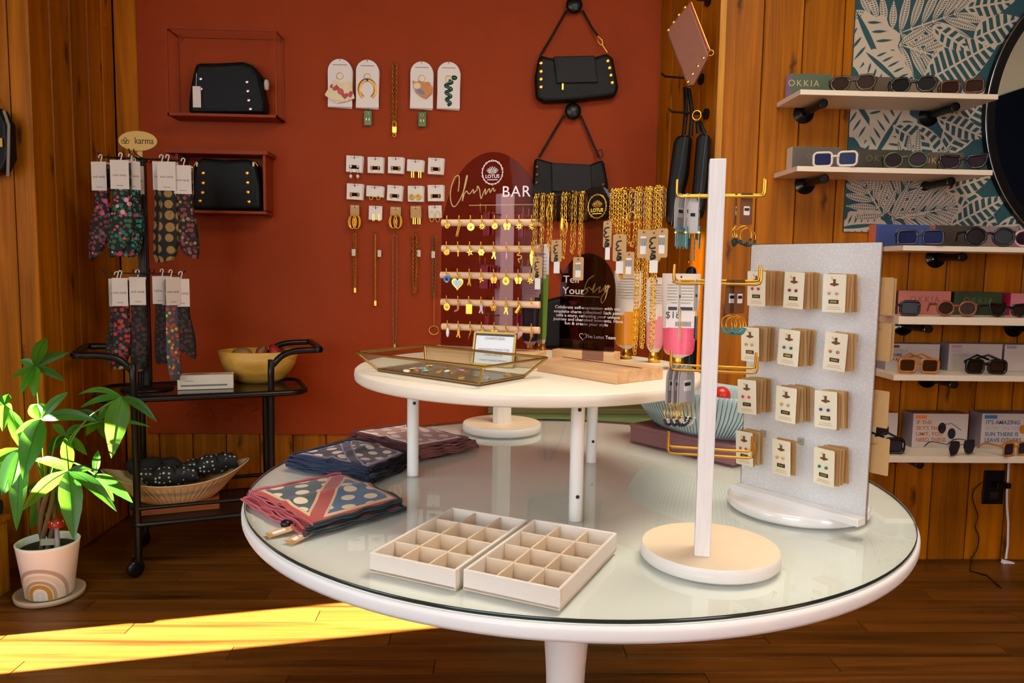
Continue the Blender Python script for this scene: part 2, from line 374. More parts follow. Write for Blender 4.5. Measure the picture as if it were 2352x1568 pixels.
# room behind the camera (seen only in the mirror and in glossy things)
mb = MB()
for x0, x1, z0, z1 in [(-2.6, -2.3, 0, HC), (-.4, 1.3, 0, HC), (2.2, 3.2, 0, HC), (-2.3, -.4, 0, .7), (-2.3, -.4, 2.4, HC), (1.3, 2.2, 0, .5), (1.3, 2.2, 2.4, HC)]:
    mb.box(((x0+x1)/2, 0, (z0+z1)/2), (x1-x0, .06, z1-z0))
struct(mb.build('wall_front', PINE, None, (0, -1.55, 0)), 'pine shop-front wall with windows')
we = struct(MB().box((0, 0, HC/2), (.06, 4.6, HC)).build('wall_far_right', PINE, None, (3.23, .75, 0)), 'pine wall across the shop')
MB().box((-.035, 0, 2.62), (.01, 4.5, .84)).build('cream_band', CREAMW, we)
MB().box((-.045, -.1, 1.14), (.03, 2.0, 2.28)).build('dark_door', mat('navy_door', '#070b18', .9, 0, 0, 1, 0, 1, .05), we)
for z, s in ((1.55, .1), (1.38, .08)): MB().box((-.064, .25, z), (.004, .16, s)).build('notice', mat('notice_paper', '#8a98a0', .6), we)
ce = struct(MB().box((.3, .95, HC+.03), (5.9, 5.1, .06)).build('ceiling', mat('ceiling_cream', '#b9a26b', .8)), 'cream ceiling with dark beams')
for y in (-.9, .3, 1.5, 2.6): MB().box((.3, y, HC-.07), (5.8, .14, .14)).build('beam', BEAM, ce)

# ---------------------------------------------------------------- wallpaper strip with printed leaves
TEAL = mat('teal_paper', '#1f4a50', .75, 0, .15, 300); BEIGE = mat('beige_print', '#b9ab97', .8, 0, .06, 120)
WX0 = atY(1956, 150, YR).x; WZ0 = atY(1940, 533, YR).z; WX1 = 3.0; WZ1 = HC-.3
wp = thing('wallpaper_panel', 'teal wallpaper strip printed with beige tropical leaves behind round mirror', 'wallpaper', ((WX0+WX1)/2, YR, WZ0))
MB().box((0, -.003, (WZ1-WZ0)/2), (WX1-WX0, .004, WZ1-WZ0)).build('paper', TEAL, wp)
LOC0 = Vector(((WX0+WX1)/2, YR, WZ0))
XMAX = 1.02
def wpx(x, y): p = atY(x, y, YR-.005)-LOC0; return (p.x, p.z)
pr = MB(); CNT = [0]
def flat(out, lay, mi):
    out = [(min(max(x, -(WX1-WX0)/2+.002), XMAX), max(z, .002)) for x, z in out]
    n = len(out); pr.add([(x, -.0052-.00003*CNT[0]-.00001*lay, z) for x, z in out], [tuple(range(n))], False, mi)
def lens(a, b, w, lay, mi, n=9, skew=.5):
    ax, az = a; bx, bz = b; dx, dz = bx-ax, bz-az; L = math.hypot(dx, dz) or 1; nx, nz = -dz/L, dx/L
    top = []; bot = []
    for i in range(n+1):
        t = i/n; h = w*math.sin(PI*t**.8)*.5
        top.append((ax+dx*t+nx*h, az+dz*t+nz*h)); bot.append((ax+dx*t-nx*h, az+dz*t-nz*h))
    flat(top+bot[::-1][1:-1], lay, mi)
def leaflet(a, b, w):
    CNT[0] += 1
    lens(a, b, w, 0, 0)
    ax, az = a; bx, bz = b; dx, dz = bx-ax, bz-az; L = math.hypot(dx, dz); nx, nz = -dz/L, dx/L
    k = max(4, int(L/.0085))
    for i in range(1, k):
        t = i/k; h = w*math.sin(PI*t**.8)*.5*.8
        if h < .003: continue
        for s in (-1, 1):
            p = (ax+dx*t+nx*s*.0016, az+dz*t+nz*s*.0016); q = (ax+dx*(t+.05)+nx*s*h, az+dz*(t+.05)+nz*s*h)
            lens(p, q, .0038, 1, 1, 4)
def frond(x, y, ang, length, n, spread=1.0, w=.03, ll=.16):
    bx, bz = wpx(x, y); a = math.radians(ang); ex, ez = bx+length*math.cos(a), bz+length*math.sin(a)
    CNT[0] += 1; lens((bx, bz), (ex, ez), .007, 2, 0)
    for i in range(n):
        t = (i+.3)/n; px, pz = bx+(ex-bx)*t, bz+(ez-bz)*t; l = ll*(1-.35*abs(t-.4))
        for s in (-1, 1):
            an = a+s*math.radians(62-38*t)*spread; leaflet((px, pz), (px+l*math.cos(an), pz+l*math.sin(an)), w)
def monstera(x, y, size, ang):
    CNT[0] += 1; cx, cz = wpx(x, y); a0 = math.radians(ang)
    def P(u, v): return (cx+size*(u*math.cos(a0)-v*math.sin(a0)), cz+size*(u*math.sin(a0)+v*math.cos(a0)))
    out = []
    for i in range(40):
        t = 2*PI*i/40; r = .5*(1+.16*math.cos(t))*(1+.10*math.cos(9*t)); out.append(P(r*math.cos(t), .82*r*math.sin(t)))
    flat(out, 0, 0)
    lens(P(-.5, 0), P(.5, .02), .018*size/.2, 1, 1)
    for i in range(5):
        t = -.28+.15*i
        for s in (-1, 1):
            lens(P(t, s*.08), P(t+.10, s*(.33-.18*abs(t))), .042*size, 1, 1, 7)
def ladder(x, y, ang, length, w):
    """leaf drawn as outline and slanted bars"""
    bx, bz = wpx(x, y); a = math.radians(ang); dx, dz = math.cos(a), math.sin(a); nx, nz = -dz, dx
    CNT[0] += 1; lens((bx, bz), (bx+dx*length, bz+dz*length), w, 0, 0, 14); k = int(length/.026)
    for i in range(k):
        t = (i+.5)/k
        for s in (-1, 1):
            h = w*.5*math.sin(PI*min(.97, t+.03)**.8)-.006
            if h < .008: continue
            p0 = bx+dx*length*t; q0 = bz+dz*length*t
            quad = [(p0+nx*s*.004, q0+nz*s*.004), (p0+dx*.017+nx*s*.004, q0+dz*.017+nz*s*.004), (p0+dx*.027+nx*s*h, q0+dz*.027+nz*s*h), (p0+dx*.012+nx*s*h, q0+dz*.012+nz*s*h)]
            flat(quad, 1, 1)
frond(2060, 78, 20, .26, 6, 1.0, .034, .20); frond(2055, 70, 150, .14, 4, 1.0, .03, .12); frond(2075, 5, 75, .2, 4)
frond(2058, 100, -15, .22, 5, .8, .032, .17)
monstera(1998, 98, .26, -62); monstera(2030, 160, .2, -40); monstera(1985, 265, .22, -55); monstera(2040, 310, .22, 60); monstera(1975, 520, .17, 5)
ladder(2120, 190, 30, .34, .17); ladder(2050, 288, -28, .30, .12); ladder(2160, 360, 55, .34, .13); ladder(2110, 300, -80, .2, .1); ladder(2235, 90, 25, .2, .12); ladder(2215, 20, 10, .2, .1)
frond(2040, 500, 62, .24, 6, 1.0, .034, .20); frond(2040, 505, 12, .26, 6, .9, .034, .18); frond(2030, 500, 125, .17, 5, 1.0, .03, .14)
ladder(2190, 430, -42, .28, .1); ladder(2180, 520, 28, .26, .1); ladder(2290, 520, 5, .2, .08); ladder(2170, 440, 20, .2, .09)
ladder(2140, 60, -30, .18, .08); ladder(2150, 270, -20, .22, .09); frond(2175, 230, 10, .16, 4, 1, .02, .08)
pr.build('printed_leaves', [BEIGE, TEAL], wp)

# round mirror
MC = atY(2590, 265, YR-.012); MRAD = .585
mr = thing('round_mirror', 'large round wall mirror with thin dark frame at right edge', 'mirror', (MC.x, YR-.006, MC.z-MRAD))
ringo = [(MRAD, -.004), (MRAD, -.030), (MRAD-.004, -.034), (MRAD-.034, -.034), (MRAD-.036, -.030), (MRAD-.036, -.010)]
mb = MB(); n = 96; vs = [(r*math.cos(2*PI*k/n), y, MRAD+r*math.sin(2*PI*k/n)) for r, y in ringo for k in range(n)]
mb.add(vs, [(i*n+(k+1) % n, i*n+k, (i+1)*n+k, (i+1)*n+(k+1) % n) for i in range(len(ringo)-1) for k in range(n)], False)
mb.build('frame', mat('mirror_frame', '#17171a', .35, .5), mr)
MB().tube([(MRAD*math.cos(2*PI*k/n), -.031, MRAD+MRAD*math.sin(2*PI*k/n)) for k in range(n)], .0022, 6, True).build('rim', SILVER, mr)  # pale tube stands in for light on the frame's outer side
MB().prism(ell(MRAD-.035, MRAD-.035, 96, 0, MRAD), .004, y0=-.016).build('glass', mat('mirror_glass', '#d5dadd', .02, 1.0), mr)
# ================================================================ round table with glass top
TC = Vector((.177, 1.4725, 0)); ZT = .753
TABLEW = mat('table_white', '#e9e9e6', .4, 0, .03, 8, .05, 80)
tb = thing('round_table', 'large round white table with glass top on tulip pedestal', 'table', TC)
MB().lathe([(.002, .722), (.60, .722), (.613, .7245), (.6155, .730), (.6155, .740), (.613, .7455), (.607, .747), (.002, .747)], 128).build('tabletop', TABLEW, tb)
MB().lathe([(.28, 0), (.275, .012), (.18, .03), (.09, .075), (.05, .16), (.037, .28), (.040, .36), (.047, .46), (.06, .58), (.10, .68), (.16, .722)], 48, cap0=True).build('pedestal', WHITEP, tb)
gl = MB().lathe([(.6095, ZT), (.002, ZT)], 128).build('glass_top', clear('table_glass', '#f4f7f3', 1.5), tb)
MB().lathe([(.6095, ZT), (.6107, ZT-.0008), (.6107, .7482), (.6095, .7474)], 128).build('glass_edge', mat('glass_edge_dark', '#26302c', .15), gl)

# ---------------------------------------------------------------- raised tier on three legs
KC = Vector((.087, 1.444, 0)); ZK = .98
tr = thing('tier_stand', 'cream round riser shelf on three white pipe legs on table', 'riser', (KC.x, KC.y, ZT))
TIERW = mat('tier_cream', '#e6dac6', .38, 0, .05, 14, .04, 60)
h = ZK-ZT
MB().lathe([(.002, h-.021), (.321, h-.021), (.3245, h-.018), (.3255, h-.0105), (.3245, h-.003), (.321, h), (.002, h)], 112).build('shelf', TIERW, tr)
for (x, y), hole in (((-.136, 1.497), (.9,)), ((.158, 1.226), (.94, .795)), ((.239, 1.61), (.80,))):
    lg = MB().cyl((0, 0, 0), (0, 0, h-.021), .0115, n=20).build('leg', mat('leg_white', '#e8e6df', .35), tr, (x-KC.x, y-KC.y, 0))
    for z in hole:
        d = Vector((-x, -y, 0)).normalized(); d = Vector((d.x+.25, d.y, 0)).normalized()
        MB().cyl(d*.0108+Vector((0, 0, z-ZT)), d*.0121+Vector((0, 0, z-ZT)), .0032, n=12).build('hole', INK, lg)

# ---------------------------------------------------------------- display stands: disc, post, gold arms
ARMG = mat('arm_brass', '#cf9a3a', .3, 1.0)
PLY = mat('white_ply', '#e7e1da', .5, 0, .12, 30, .1, 120, stretch=(1, 1, 14)); PLYP = mat('white_ply_post', '#e6e2dd', .5, 0, .13, 26, .1, 120, stretch=(9, 9, .5))
PLYTOP = mat('ply_top', '#e8d2b4', .45, 0, .05, 20)
def stand(name, label, loc, rz, px, top, pw, pd, arms, poff=(0, 0)):
    t = thing(name, label, 'display stand', loc, rz)
    b = MB().lathe([(.002, 0), (px-.003, 0), (px, .003), (px, .017), (px-.002, .020)], 64).build('base', PLY, t)
    MB().lathe([(.002, .0203), (px-.002, .020)], 64).build('base_face', PLYTOP, b)
    H = top-loc[2]-.02
    MB().box((0, 0, .02+H/2), (pw, pd, H)).build('post', PLYP, t, (poff[0], poff[1], 0), bevel=.0015)
    for z, l, r in arms:
        for s, ln in ((-1, l), (1, r)):
            if not ln: continue
            for y in (-.011, .011):
                zz = z-loc[2]+(.004 if y > 0 else 0); x0 = s*pw/2
                P = [(x0, y, zz), (s*(ln-.006), y, zz), (s*(ln-.0015), y, zz+.0015), (s*ln, y, zz+.006), (s*ln, y, zz+.022)]
                MB().tube([(a+poff[0], b+poff[1], c) for a, b, c in P], .0019, 8).build('arm', ARMG, t)
    return t
SP = Vector((.333, 1.058, ZT)); SRZ = math.radians(-15)
ARM_Z = (1.266, 1.150, 1.031, .914)
PO = (-.012, -.032)
st1 = stand('earring_stand', 'white post earring stand with gold arms at front of table', SP, SRZ, .0985, 1.315, .0215, .042,
            [(z, .052, .062) for z in ARM_Z], PO)
st2 = stand('earring_stand', 'white post stand on round base behind the riser', (.053, 1.932, ZT), math.radians(38), .101, 1.352, .044, .022,
            [(1.30, .07, .07), (1.17, .07, .07), (1.05, .07, .07)])
S1M = Matrix.Translation(SP) @ Matrix.Rotation(SRZ, 4, 'Z')
def s1(x, y, z): return S1M @ Vector((x+PO[0], y+PO[1], z-ZT))

# hanging earring cards on the front stand
GREYCARD = mat('grey_card', '#b9b2b1', .55); BEADT = mat('teal_beads', '#5f9a9b', .3, .2); BEADK = mat('black_beads', '#1b1f28', .25)
TURQ = mat('turquoise_beads', '#3d8f92', .35, 0, .3, 90); PEARL = mat('pearl_white', '#ece6dc', .25); DKBEAD = mat('dark_green_beads', '#25352f', .35)
def hoop(parent, c, R, y, kind, m2):
    mb = MB().tube([(c[0]+R*math.cos(2*PI*i/20), y+.0012*math.sin(i), c[1]+R*math.sin(2*PI*i/20)) for i in range(20)], .0006, 5, True)
    o = mb.build('hoop', GOLD, parent)
    mb = MB()
    for i in range(9):
        a = -PI/2+(i-4)*.27; mb.ball((c[0]+R*math.cos(a), y, c[1]+R*math.sin(a)), .0021 if kind else .0026, 7, 5)
    mb.build('beads', m2, o)
def hang_card(label, x, ytw, z, m, w, h, kind, group, back=False, top='arch'):
    p = s1(x, 0, z); t = thing('earring_card', label, 'earring card', p, SRZ+ytw, group)
    out = arch(w, h*.62, h*.38, 10, 0, -h) if top == 'arch' else rrect(w, h, .002, 0, -h/2)
    MB().prism(out, .0008, y0=-.0004).build('card', m, t, (0, 0, .006))
    MB().prism(rrect(w*.5, h*.28, .001, 0, -h*.42), .0003, y0=-.0009).build('label', WHITEC, t)
    MB().prism(rrect(w*.4, h*.09, .0005, 0, -h*.38), .0003, y0=-.0013).build('print', INK, t)
    if kind == 'fringe':
        MB().box((0, -.002, -h+.0005), (w*.95, .003, .002)).build('bar', GOLD, t)
        for k in range(7):
            xx = (k-3)*w*.15; MB().tube([(xx, -.002, -h+.009), (xx, -.002, -h-.018-.003*(k % 2))], .0009, 5).build('fringe', BEADT, t)
    elif kind == 'drop':
        for s in (-1, 1):
            mb = MB()
            for q in range(12): mb.ball((s*w*.22, -.002, -h-.002-q*.0026), .0014, 6, 4)
            mb.build('bead_string', BEADK if s < 0 else TURQ, t)
            MB().tube([(s*w*.22, -.002, -h+.008), (s*w*.22, -.002, -h-.034)], .0005, 4).build('wire', GOLD, t)
    elif kind == 'bar':
        for s in (-1, 1): MB().tube([(s*w*.25, -.002, -h+.012), (s*w*.25+.001, -.002, -h-.030)], .0009, 5).build('bar', SILVER if s < 0 else GOLD, t)
    else:
        hoop(t, (-w*.2, -h-.008), .012 if kind != 'big' else .016, -.002, 1, {'black': BEADK, 'turq': TURQ, 'dark': DKBEAD, 'big': BEADK}[kind])
        hoop(t, (w*.25, -h-.010), .012 if kind != 'big' else .016, .001, 1, {'black': PEARL, 'turq': TURQ, 'dark': DKBEAD, 'big': PEARL}[kind])
    return t
G = 'earring cards on the front post stand'
for k, (x, tw) in enumerate(((-.047, 1.15), (-.037, 1.35), (-.022, 1.5))):
    hang_card('grey arched card with teal bead fringe on top arm, %s from its tip' % ORD[k], x, tw, ARM_Z[0], GREYCARD, .034, .048, 'fringe', G)
hang_card('white gold-hoop earring card hanging behind the teal fringes', -.030, .2, ARM_Z[0]-.004, WHITEC, .016, .050, 'drop', G)
hang_card('narrow clear card with silver bar earrings on second arm', -.044, 1.35, ARM_Z[1], WHITEC, .016, .048, 'bar', G)
hang_card('narrow card with blue seed bead drops on second arm', -.022, 1.2, ARM_Z[1], WHITEC, .016, .044, 'drop', G)
for k, (x, tw) in enumerate(((-.050, 1.12), (-.042, 1.16), (-.034, 1.12), (-.029, .95))):
    hang_card('grey arched card with black and pearl hoops on third arm, %s from its tip' % ORD[k], x, tw, ARM_Z[2], GREYCARD, .034, .054, 'big', G)
hang_card('brown card with white price label and dark beaded hoops beside post top', .040, .5, ARM_Z[0], KRAFTD, .018, .042, 'dark', G, top='r')
hang_card('narrow brown card edge-on with gold bead cluster near post top', .026, 1.35, ARM_Z[0], KRAFTD, .012, .042, 'dark', G, top='r')
hang_card('brown card with turquoise beaded hoops on second arm, near one', .026, .55, ARM_Z[1], KRAFTD, .020, .046, 'turq', G, top='r')
hang_card('brown card with turquoise hoops on second arm, behind the near one', .036, .8, ARM_Z[1], KRAFTD, .020, .046, 'turq', G, top='r')

# pink cards on the rear stand
S2M = Matrix.Translation((.053, 1.932, 0)) @ Matrix.Rotation(math.radians(38), 4, 'Z')
k = 0
for z, xs in ((1.30, (-.06, -.045, .045, .06)), (1.17, (-.066, -.054, -.042, -.032, .05, .06)), (1.05, (-.055, .04, .052))):
    for x in xs:
        row = {1.30: 'top', 1.17: 'middle', 1.05: 'lowest'}[z]
        p = S2M @ Vector((x, 0, z))
        t = thing('earring_card', 'pink earring card on %s arm of the rear stand, %s along' % (row, ORD[k % 10]), 'earring card', p, math.radians(38)+PI/2+random.uniform(-.5, .1), 'pink cards on the rear stand'); k += 1
        MB().prism(rrect(.04, .058, .003, 0, -.024), .0012, y0=-.0006).build('card', PINKC, t)
        mb = MB()
        for s in (-1, 1): mb.ball((s*.008, -.002, -.03), .003, 8, 5)
        mb.build('studs', GOLD, t)
    k = 0

# ---------------------------------------------------------------- clear earring panel on round base
pa = Vector((.478, 1.348, 0)); pb = Vector((.613, 1.156, 0)); pu = (pb-pa).normalized(); pang = math.atan2(pu.y, pu.x); pc = (pa+pb)/2; PWID = (pb-pa).length
pn = Vector((math.sin(pang), -math.cos(pang), 0))
pt = thing('earring_display', 'frosted acrylic earring panel standing on glossy white round base', 'display panel', (pc.x, pc.y, ZT), pang)
GLOSSW = mat('gloss_white', '#ece9e6', .12, 0, 0, 1, 0, 1, .6, .5)
m, nt, N, L, B = newmat('frosted_acrylic'); out = N['Material Output']
B.inputs['Base Color'].default_value = lin('#f1f3f4'); B.inputs['Roughness'].default_value = .22
tp = N.new('ShaderNodeBsdfTransparent'); tl = N.new('ShaderNodeBsdfTranslucent'); tl.inputs[0].default_value = lin('#eef1f2')
tc = N.new('ShaderNodeTexCoord'); vo = N.new('ShaderNodeTexVoronoi'); vo.inputs['Scale'].default_value = 230; L.new(tc.outputs['Object'], vo.inputs['Vector'])
rp = N.new('ShaderNodeValToRGB'); L.new(vo.outputs['Distance'], rp.inputs[0]); rp.color_ramp.elements[0].position = .30; rp.color_ramp.elements[0].color = (.95, .95, .95, 1)
rp.color_ramp.elements[1].position = .42; rp.color_ramp.elements[1].color = (.80, .80, .80, 1)
a = N.new('ShaderNodeMixShader'); a.inputs[0].default_value = .25; L.new(B.outputs[0], a.inputs[1]); L.new(tl.outputs[0], a.inputs[2])
b2 = N.new('ShaderNodeMixShader'); L.new(rp.outputs[0], b2.inputs[0]); L.new(tp.outputs[0], b2.inputs[1]); L.new(a.outputs[0], b2.inputs[2]); L.new(b2.outputs[0], out.inputs[0])
FROST = m
bc = pt.matrix_basis.inverted() @ Vector((.562, 1.298, ZT))
MB().lathe([(.002, 0), (.116, 0), (.1195, .004), (.1195, .014), (.116, .0185), (.002, .0185)], 72).build('base', GLOSSW, pt, (bc.x, bc.y, 0))
MB().box((0, -.017, .0245), (PWID*1.02, .024, .012)).build('ledge', GLOSSW, pt, bevel=.001)
MB().box((0, 0, .0185+.222), (PWID, .004, .444)).build('sheet', FROST, pt, bevel=.0006, seg=1)
rim = MB()
for s in (-1, 1): rim.box((s*(PWID/2+.0006), 0, .24), (.0012, .0046, .446))
rim.box((0, 0, .463), (PWID, .0046, .0012)); rim.build('edge', clear('acrylic_edge', '#dfd5cf', 1.6), pt)
CLIP = clear('clear_clip', '#f2efe8', 1.5)
INV = pt.matrix_basis.inverted()
def panel_local(px, py, d):
    return INV @ onp(px, py, pc+pn*d, pn)
stud_cols = ['#b23a4a', '#7c2a2e', '#c88ea0', '#c9a24a', '#1f6a5c', '#b5713c', '#c8322c', '#b9a04c', '#3f3f86', '#c94a5a', '#c9a24a', '#2a7a72']
cells = [((1736, 662), 7), ((1821, 667), 6), ((1915, 672), 5), ((1722, 790), 6), ((1811, 799), 6), ((1917, 808), 4), ((1714, 910), 6), ((1805, 929), 6), ((1896, 942), 5), ((1708, 1030), 4), ((1795, 1050), 2), ((1892, 1072), 5)]
rows = ['top', 'second', 'third', 'bottom']; cols = ['far', 'middle', 'near']
card_front = MB().prism(rrect(.037, .059, .002), .0007).mesh('card'); card_front.materials.append(CREAMC)
card_backs = []
for kc in ('#c9a067', '#b98c54', '#d4ae78'):
    me_ = MB().prism(rrect(.037, .059, .002), .0006).mesh('card'); me_.materials.append(mat('kraft_'+kc, kc, .7, 0, .1, 60)); card_backs.append(me_)
card_back = MB().prism(rrect(.037, .059, .002), .0007).mesh('card'); card_back.materials.append(KRAFT)
hole_me = MB().prism([(-.007, .013), (-.002, .0115), (0, .0105), (.002, .0115), (.007, .013), (.007, .015), (.002, .016), (.002, .022), (-.002, .022), (-.002, .016), (-.007, .015)], .0003, y0=-.0003).mesh('hang_slot'); hole_me.materials.append(KRAFTD)
logo_me = MB().box((0, -.0003, -.013), (.016, .0005, .006)).mesh('brand_label'); logo_me.materials.append(mat('label_dark', '#23261c', .4))
goldl_me = MB().box((0, -.0005, -.013), (.011, .0004, .0028)).mesh('foil'); goldl_me.materials.append(mat('foil', '#b9a04c', .3, .8))
line_me = MB().box((0, -.0003, -.0215), (.02, .0004, .0007)).box((0, -.0003, -.0245), (.024, .0004, .0007)).mesh('fine_print'); line_me.materials.append(mat('print_tan', '#c9b07c', .6))
for i, ((x, y), cnt) in enumerate(cells):
    r, c = rows[i//3], cols[i % 3]; D = .058
    q = panel_local(x, y, D)
    hk = MB().tube([(q.x, -.001, q.z+.02), (q.x, -D-.006, q.z+.02), (q.x, -D-.008, q.z+.024)], .0014, 6).build('hook', CLIP, pt)
    MB().box((q.x, -.003, q.z+.02), (.012, .002, .012)).build('hook_plate', CLIP, pt)
    sm = mat('stud_%d' % i, stud_cols[i], .25, .2)
    for k in range(cnt):
        dd = D-k*.0088-random.uniform(0, .003); lp = Vector((q.x+random.uniform(-.0012, .0012)+k*.0003, -dd, q.z+random.uniform(-.001, .001)))
        wpz = pt.matrix_basis @ lp
        lab = 'cream earring card at front of the %s row %s stack' % (r, c) if k == 0 else 'kraft earring card, %s back in the %s row %s stack' % (ORD[k], r, c)
        t = thing('earring_card', lab, 'earring card', wpz, pang+random.uniform(-.10, .05), 'earring cards on the frosted panel', (random.uniform(.01, .06), random.uniform(-.05, .05), pang+random.uniform(-.14, .04)))
        put('card', card_front if k == 0 else card_backs[k % 3], t)
        if k == 0:
            for me in (hole_me, logo_me, goldl_me, line_me): put(me.name, me, t)
            for s in (-1, 1): MB().ball((s*.0062-.001, -.0015, 0), .0026, 9, 6).build('stud', sm, t)
for k, (x, y) in enumerate(((2024, 680), (2030, 682), (2019, 785), (2026, 783), (2014, 938), (2010, 1045), (2015, 1046))):
    q = panel_local(x, y, -.02-.006*(k % 2)); wpz = pt.matrix_basis @ q
    t = thing('earring_card', 'kraft card peeking past the panel\'s near edge, %s from the top' % ORD[k], 'earring card', wpz, pang, 'cards on the back of the panel')
    put('card', card_back, t); put('fine_print', line_me, t, (0, .0012, 0), (0, 0, PI))
    MB().tube([(0, -.02, .02), (0, .006, .02)], .0012, 6).build('hook', CLIP, t)
# ================================================================ things on the riser shelf
OAK = wood('oak_block', '#c08a5a', '#e2b98a', 'X', 1.6, .45, 0, .05); PINK_DOWEL = wood('beech_dowel', '#d5a377', '#edc79c', 'X', 1.6, .45, 0, .05)
SMOKE = clear('smoky_acrylic', '#cfc2ca', 1.4); CLEARA = clear('violet_acrylic', '#d6c0c8', 1.13); DSMOKE = clear('dark_acrylic', '#97837c', 1.35)
# charm board
ba = Vector((-.084, 1.545, 0)); bu = Vector((.94, -.342, 0)).normalized(); bang = math.atan2(bu.y, bu.x); bn = Vector((math.sin(bang), -math.cos(bang), 0))
BW = .213; bc0 = ba+bu*(BW/2)
cb = thing('charm_board', 'arched tinted acrylic charm board with five wooden dowels', 'display board', (bc0.x, bc0.y, ZK), bang)
MB().box((-.005, -.018, .014), (.232, .075, .028)).build('base', OAK, cb, bevel=.0015)
sh = MB().prism(arch(BW, .215, .168, 24, 0, .029), .003, y0=-.0015).build('acrylic_sheet', CLEARA, cb)
CBI = cb.matrix_basis.inverted()
def cbl(px, py, d=.0): return CBI @ onp(px, py, bc0+bn*d, bn)
# lettering
text('lettering', 'BAR', .030, WHITEPRINT, sh, cbl(1186, 441, .003)+Vector((0, -.0016, 0)), (PI/2, 0, 0), .0003, 'CENTER', 1.12)
strokes = [[(236, 325), (243, 270), (243, 215), (230, 206), (208, 225), (185, 290), (177, 360), (185, 415), (202, 440), (225, 425), (255, 375), (285, 300), (305, 215), (300, 208), (290, 250), (275, 330), (268, 398), (280, 350), (298, 322), (308, 335), (318, 345), (335, 330), (345, 312), (352, 318), (352, 340), (366, 325), (375, 318)],
           [(378, 318), (380, 285), (392, 300), (398, 320), (402, 360), (408, 380), (420, 350), (440, 305), (440, 350), (455, 325), (470, 305), (476, 335), (490, 310), (500, 300), (505, 325), (518, 312)]]
for sidx, s_ in enumerate(strokes):
    P = [cbl(980+a*.3061, 340+b*.3061, .0025) for a, b in s_]; P = [Vector((p.x, -.0022, p.z)) for p in P]
    MB().tube(smoothpath(P, 3), .0011, 5, flat=.3).build('script_lettering', GOLDPRINT, sh)
a_, b_ = cbl(1077, 470, .002), cbl(1224, 471, .002)
MB().box(((a_.x+b_.x)/2, -.0019, (a_.z+b_.z)/2), (b_.x-a_.x, .0006, .0011)).build('gold_rule', GOLDPRINT, sh)
def lotus_logo(parent, c, R, m, y, word=True):
    mb = MB(); n = 10
    for off, rr in ((0, 1.0), (PI/n, .98)):
        pts = [(c.x+R*(rr if i % 2 == 0 else rr*.90)*math.cos(PI/2+off+PI*i/n), y, c.z+R*1.08*(rr if i % 2 == 0 else rr*.90)*math.sin(PI/2+off+PI*i/n)) for i in range(2*n)]
        mb.tube(pts, R*.028, 4, True, flat=.3)
    for k in range(-3, 4):
        a = PI/2-k*.36; l = R*(.52-.04*abs(k)); w = R*.10; bx, bz = c.x+k*R*.06, c.z+R*.02
        e = (bx+l*math.cos(a), bz+l*math.sin(a)); nx, nz = -math.sin(a), math.cos(a)
        P = [(bx, y, bz), (bx+.5*l*math.cos(a)+nx*w, y, bz+.5*l*math.sin(a)+nz*w), (e[0], y, e[1]), (bx+.5*l*math.cos(a)-nx*w, y, bz+.5*l*math.sin(a)-nz*w)]
        mb.tube(P, R*.026, 4, True, flat=.3)
    mb.tube([(c.x-R*.35, y, c.z-R*.02), (c.x, y, c.z-R*.08), (c.x+R*.35, y, c.z-R*.02)], R*.03, 4, flat=.3)
    mb.box((c.x, y, c.z-R*.62), (R*.95, .0004, R*.06))
    o = mb.build('logo', m, parent)
    text('lettering', 'LOTUS', R*.42, m, o, (c.x, y, c.z-R*.34), (PI/2, 0, 0), .0002, 'CENTER', 1.0, off=R*.006)
lotus_logo(sh, cbl(1131, 396, .002), .0225, WHITEPRINT, -.0022)
dow_px = [((1016, 508), (1241, 515)), ((1016, 568), (1238, 575)), ((1013, 628), (1238, 639)), ((1014, 690), (1240, 703)), ((1016, 745), (1239, 763))]
rown = ['top', 'second', 'third', 'fourth', 'bottom']
charm_names = [
 ['spiral shell', 'twisted pendant', 'round medallion', 'sunburst', 'crescent wreath', 'dragonfly', 'nugget cluster', 'octopus star'],
 ['ringed planet', 'thin cross', 'small star', 'flower', 'tassel bell', 'pink teardrop', 'snake', 'feather wing'],
 ['blue doughnut', 'jewelled heart', 'cherub', 'hummingbird', 'butterfly', 'scallop disc', 'tiny bee', 'coral branch'],
 ['oval coin', 'bronze boot', 'square card', 'pastel cloud', 'bow', 'horse', 'barrel cup', None],
 ['white pearl bean', 'dancing figure', 'curved horn', 'round button', 'ribbon bow', 'lizard', 'pink apple', 'lightning star']]
PASTEL = {'blue doughnut': mat('enamel_blue', '#2f6fb5', .25), 'pink teardrop': mat('enamel_pink', '#e59ab0', .25), 'white pearl bean': PEARL, 'pink apple': mat('enamel_pale_pink', '#f0bcbc', .3), 'bronze boot': mat('bronze', '#a8683a', .3, .8), 'pastel cloud': mat('enamel_pastel', '#d9c3cf', .3), 'twisted pendant': GOLD}
def star(n, R, r, x0=0, z0=0, ph=PI/2): return [(x0+(R if i % 2 == 0 else r)*math.cos(ph+PI*i/n), z0+(R if i % 2 == 0 else r)*math.sin(ph+PI*i/n)) for i in range(2*n)]
def heart(s, z0=0): return [(s*.062*16*math.sin(t)**3, z0+s*.062*(13*math.cos(t)-5*math.cos(2*t)-2*math.cos(3*t)-math.cos(4*t))) for t in [2*PI*i/28 for i in range(28)]]
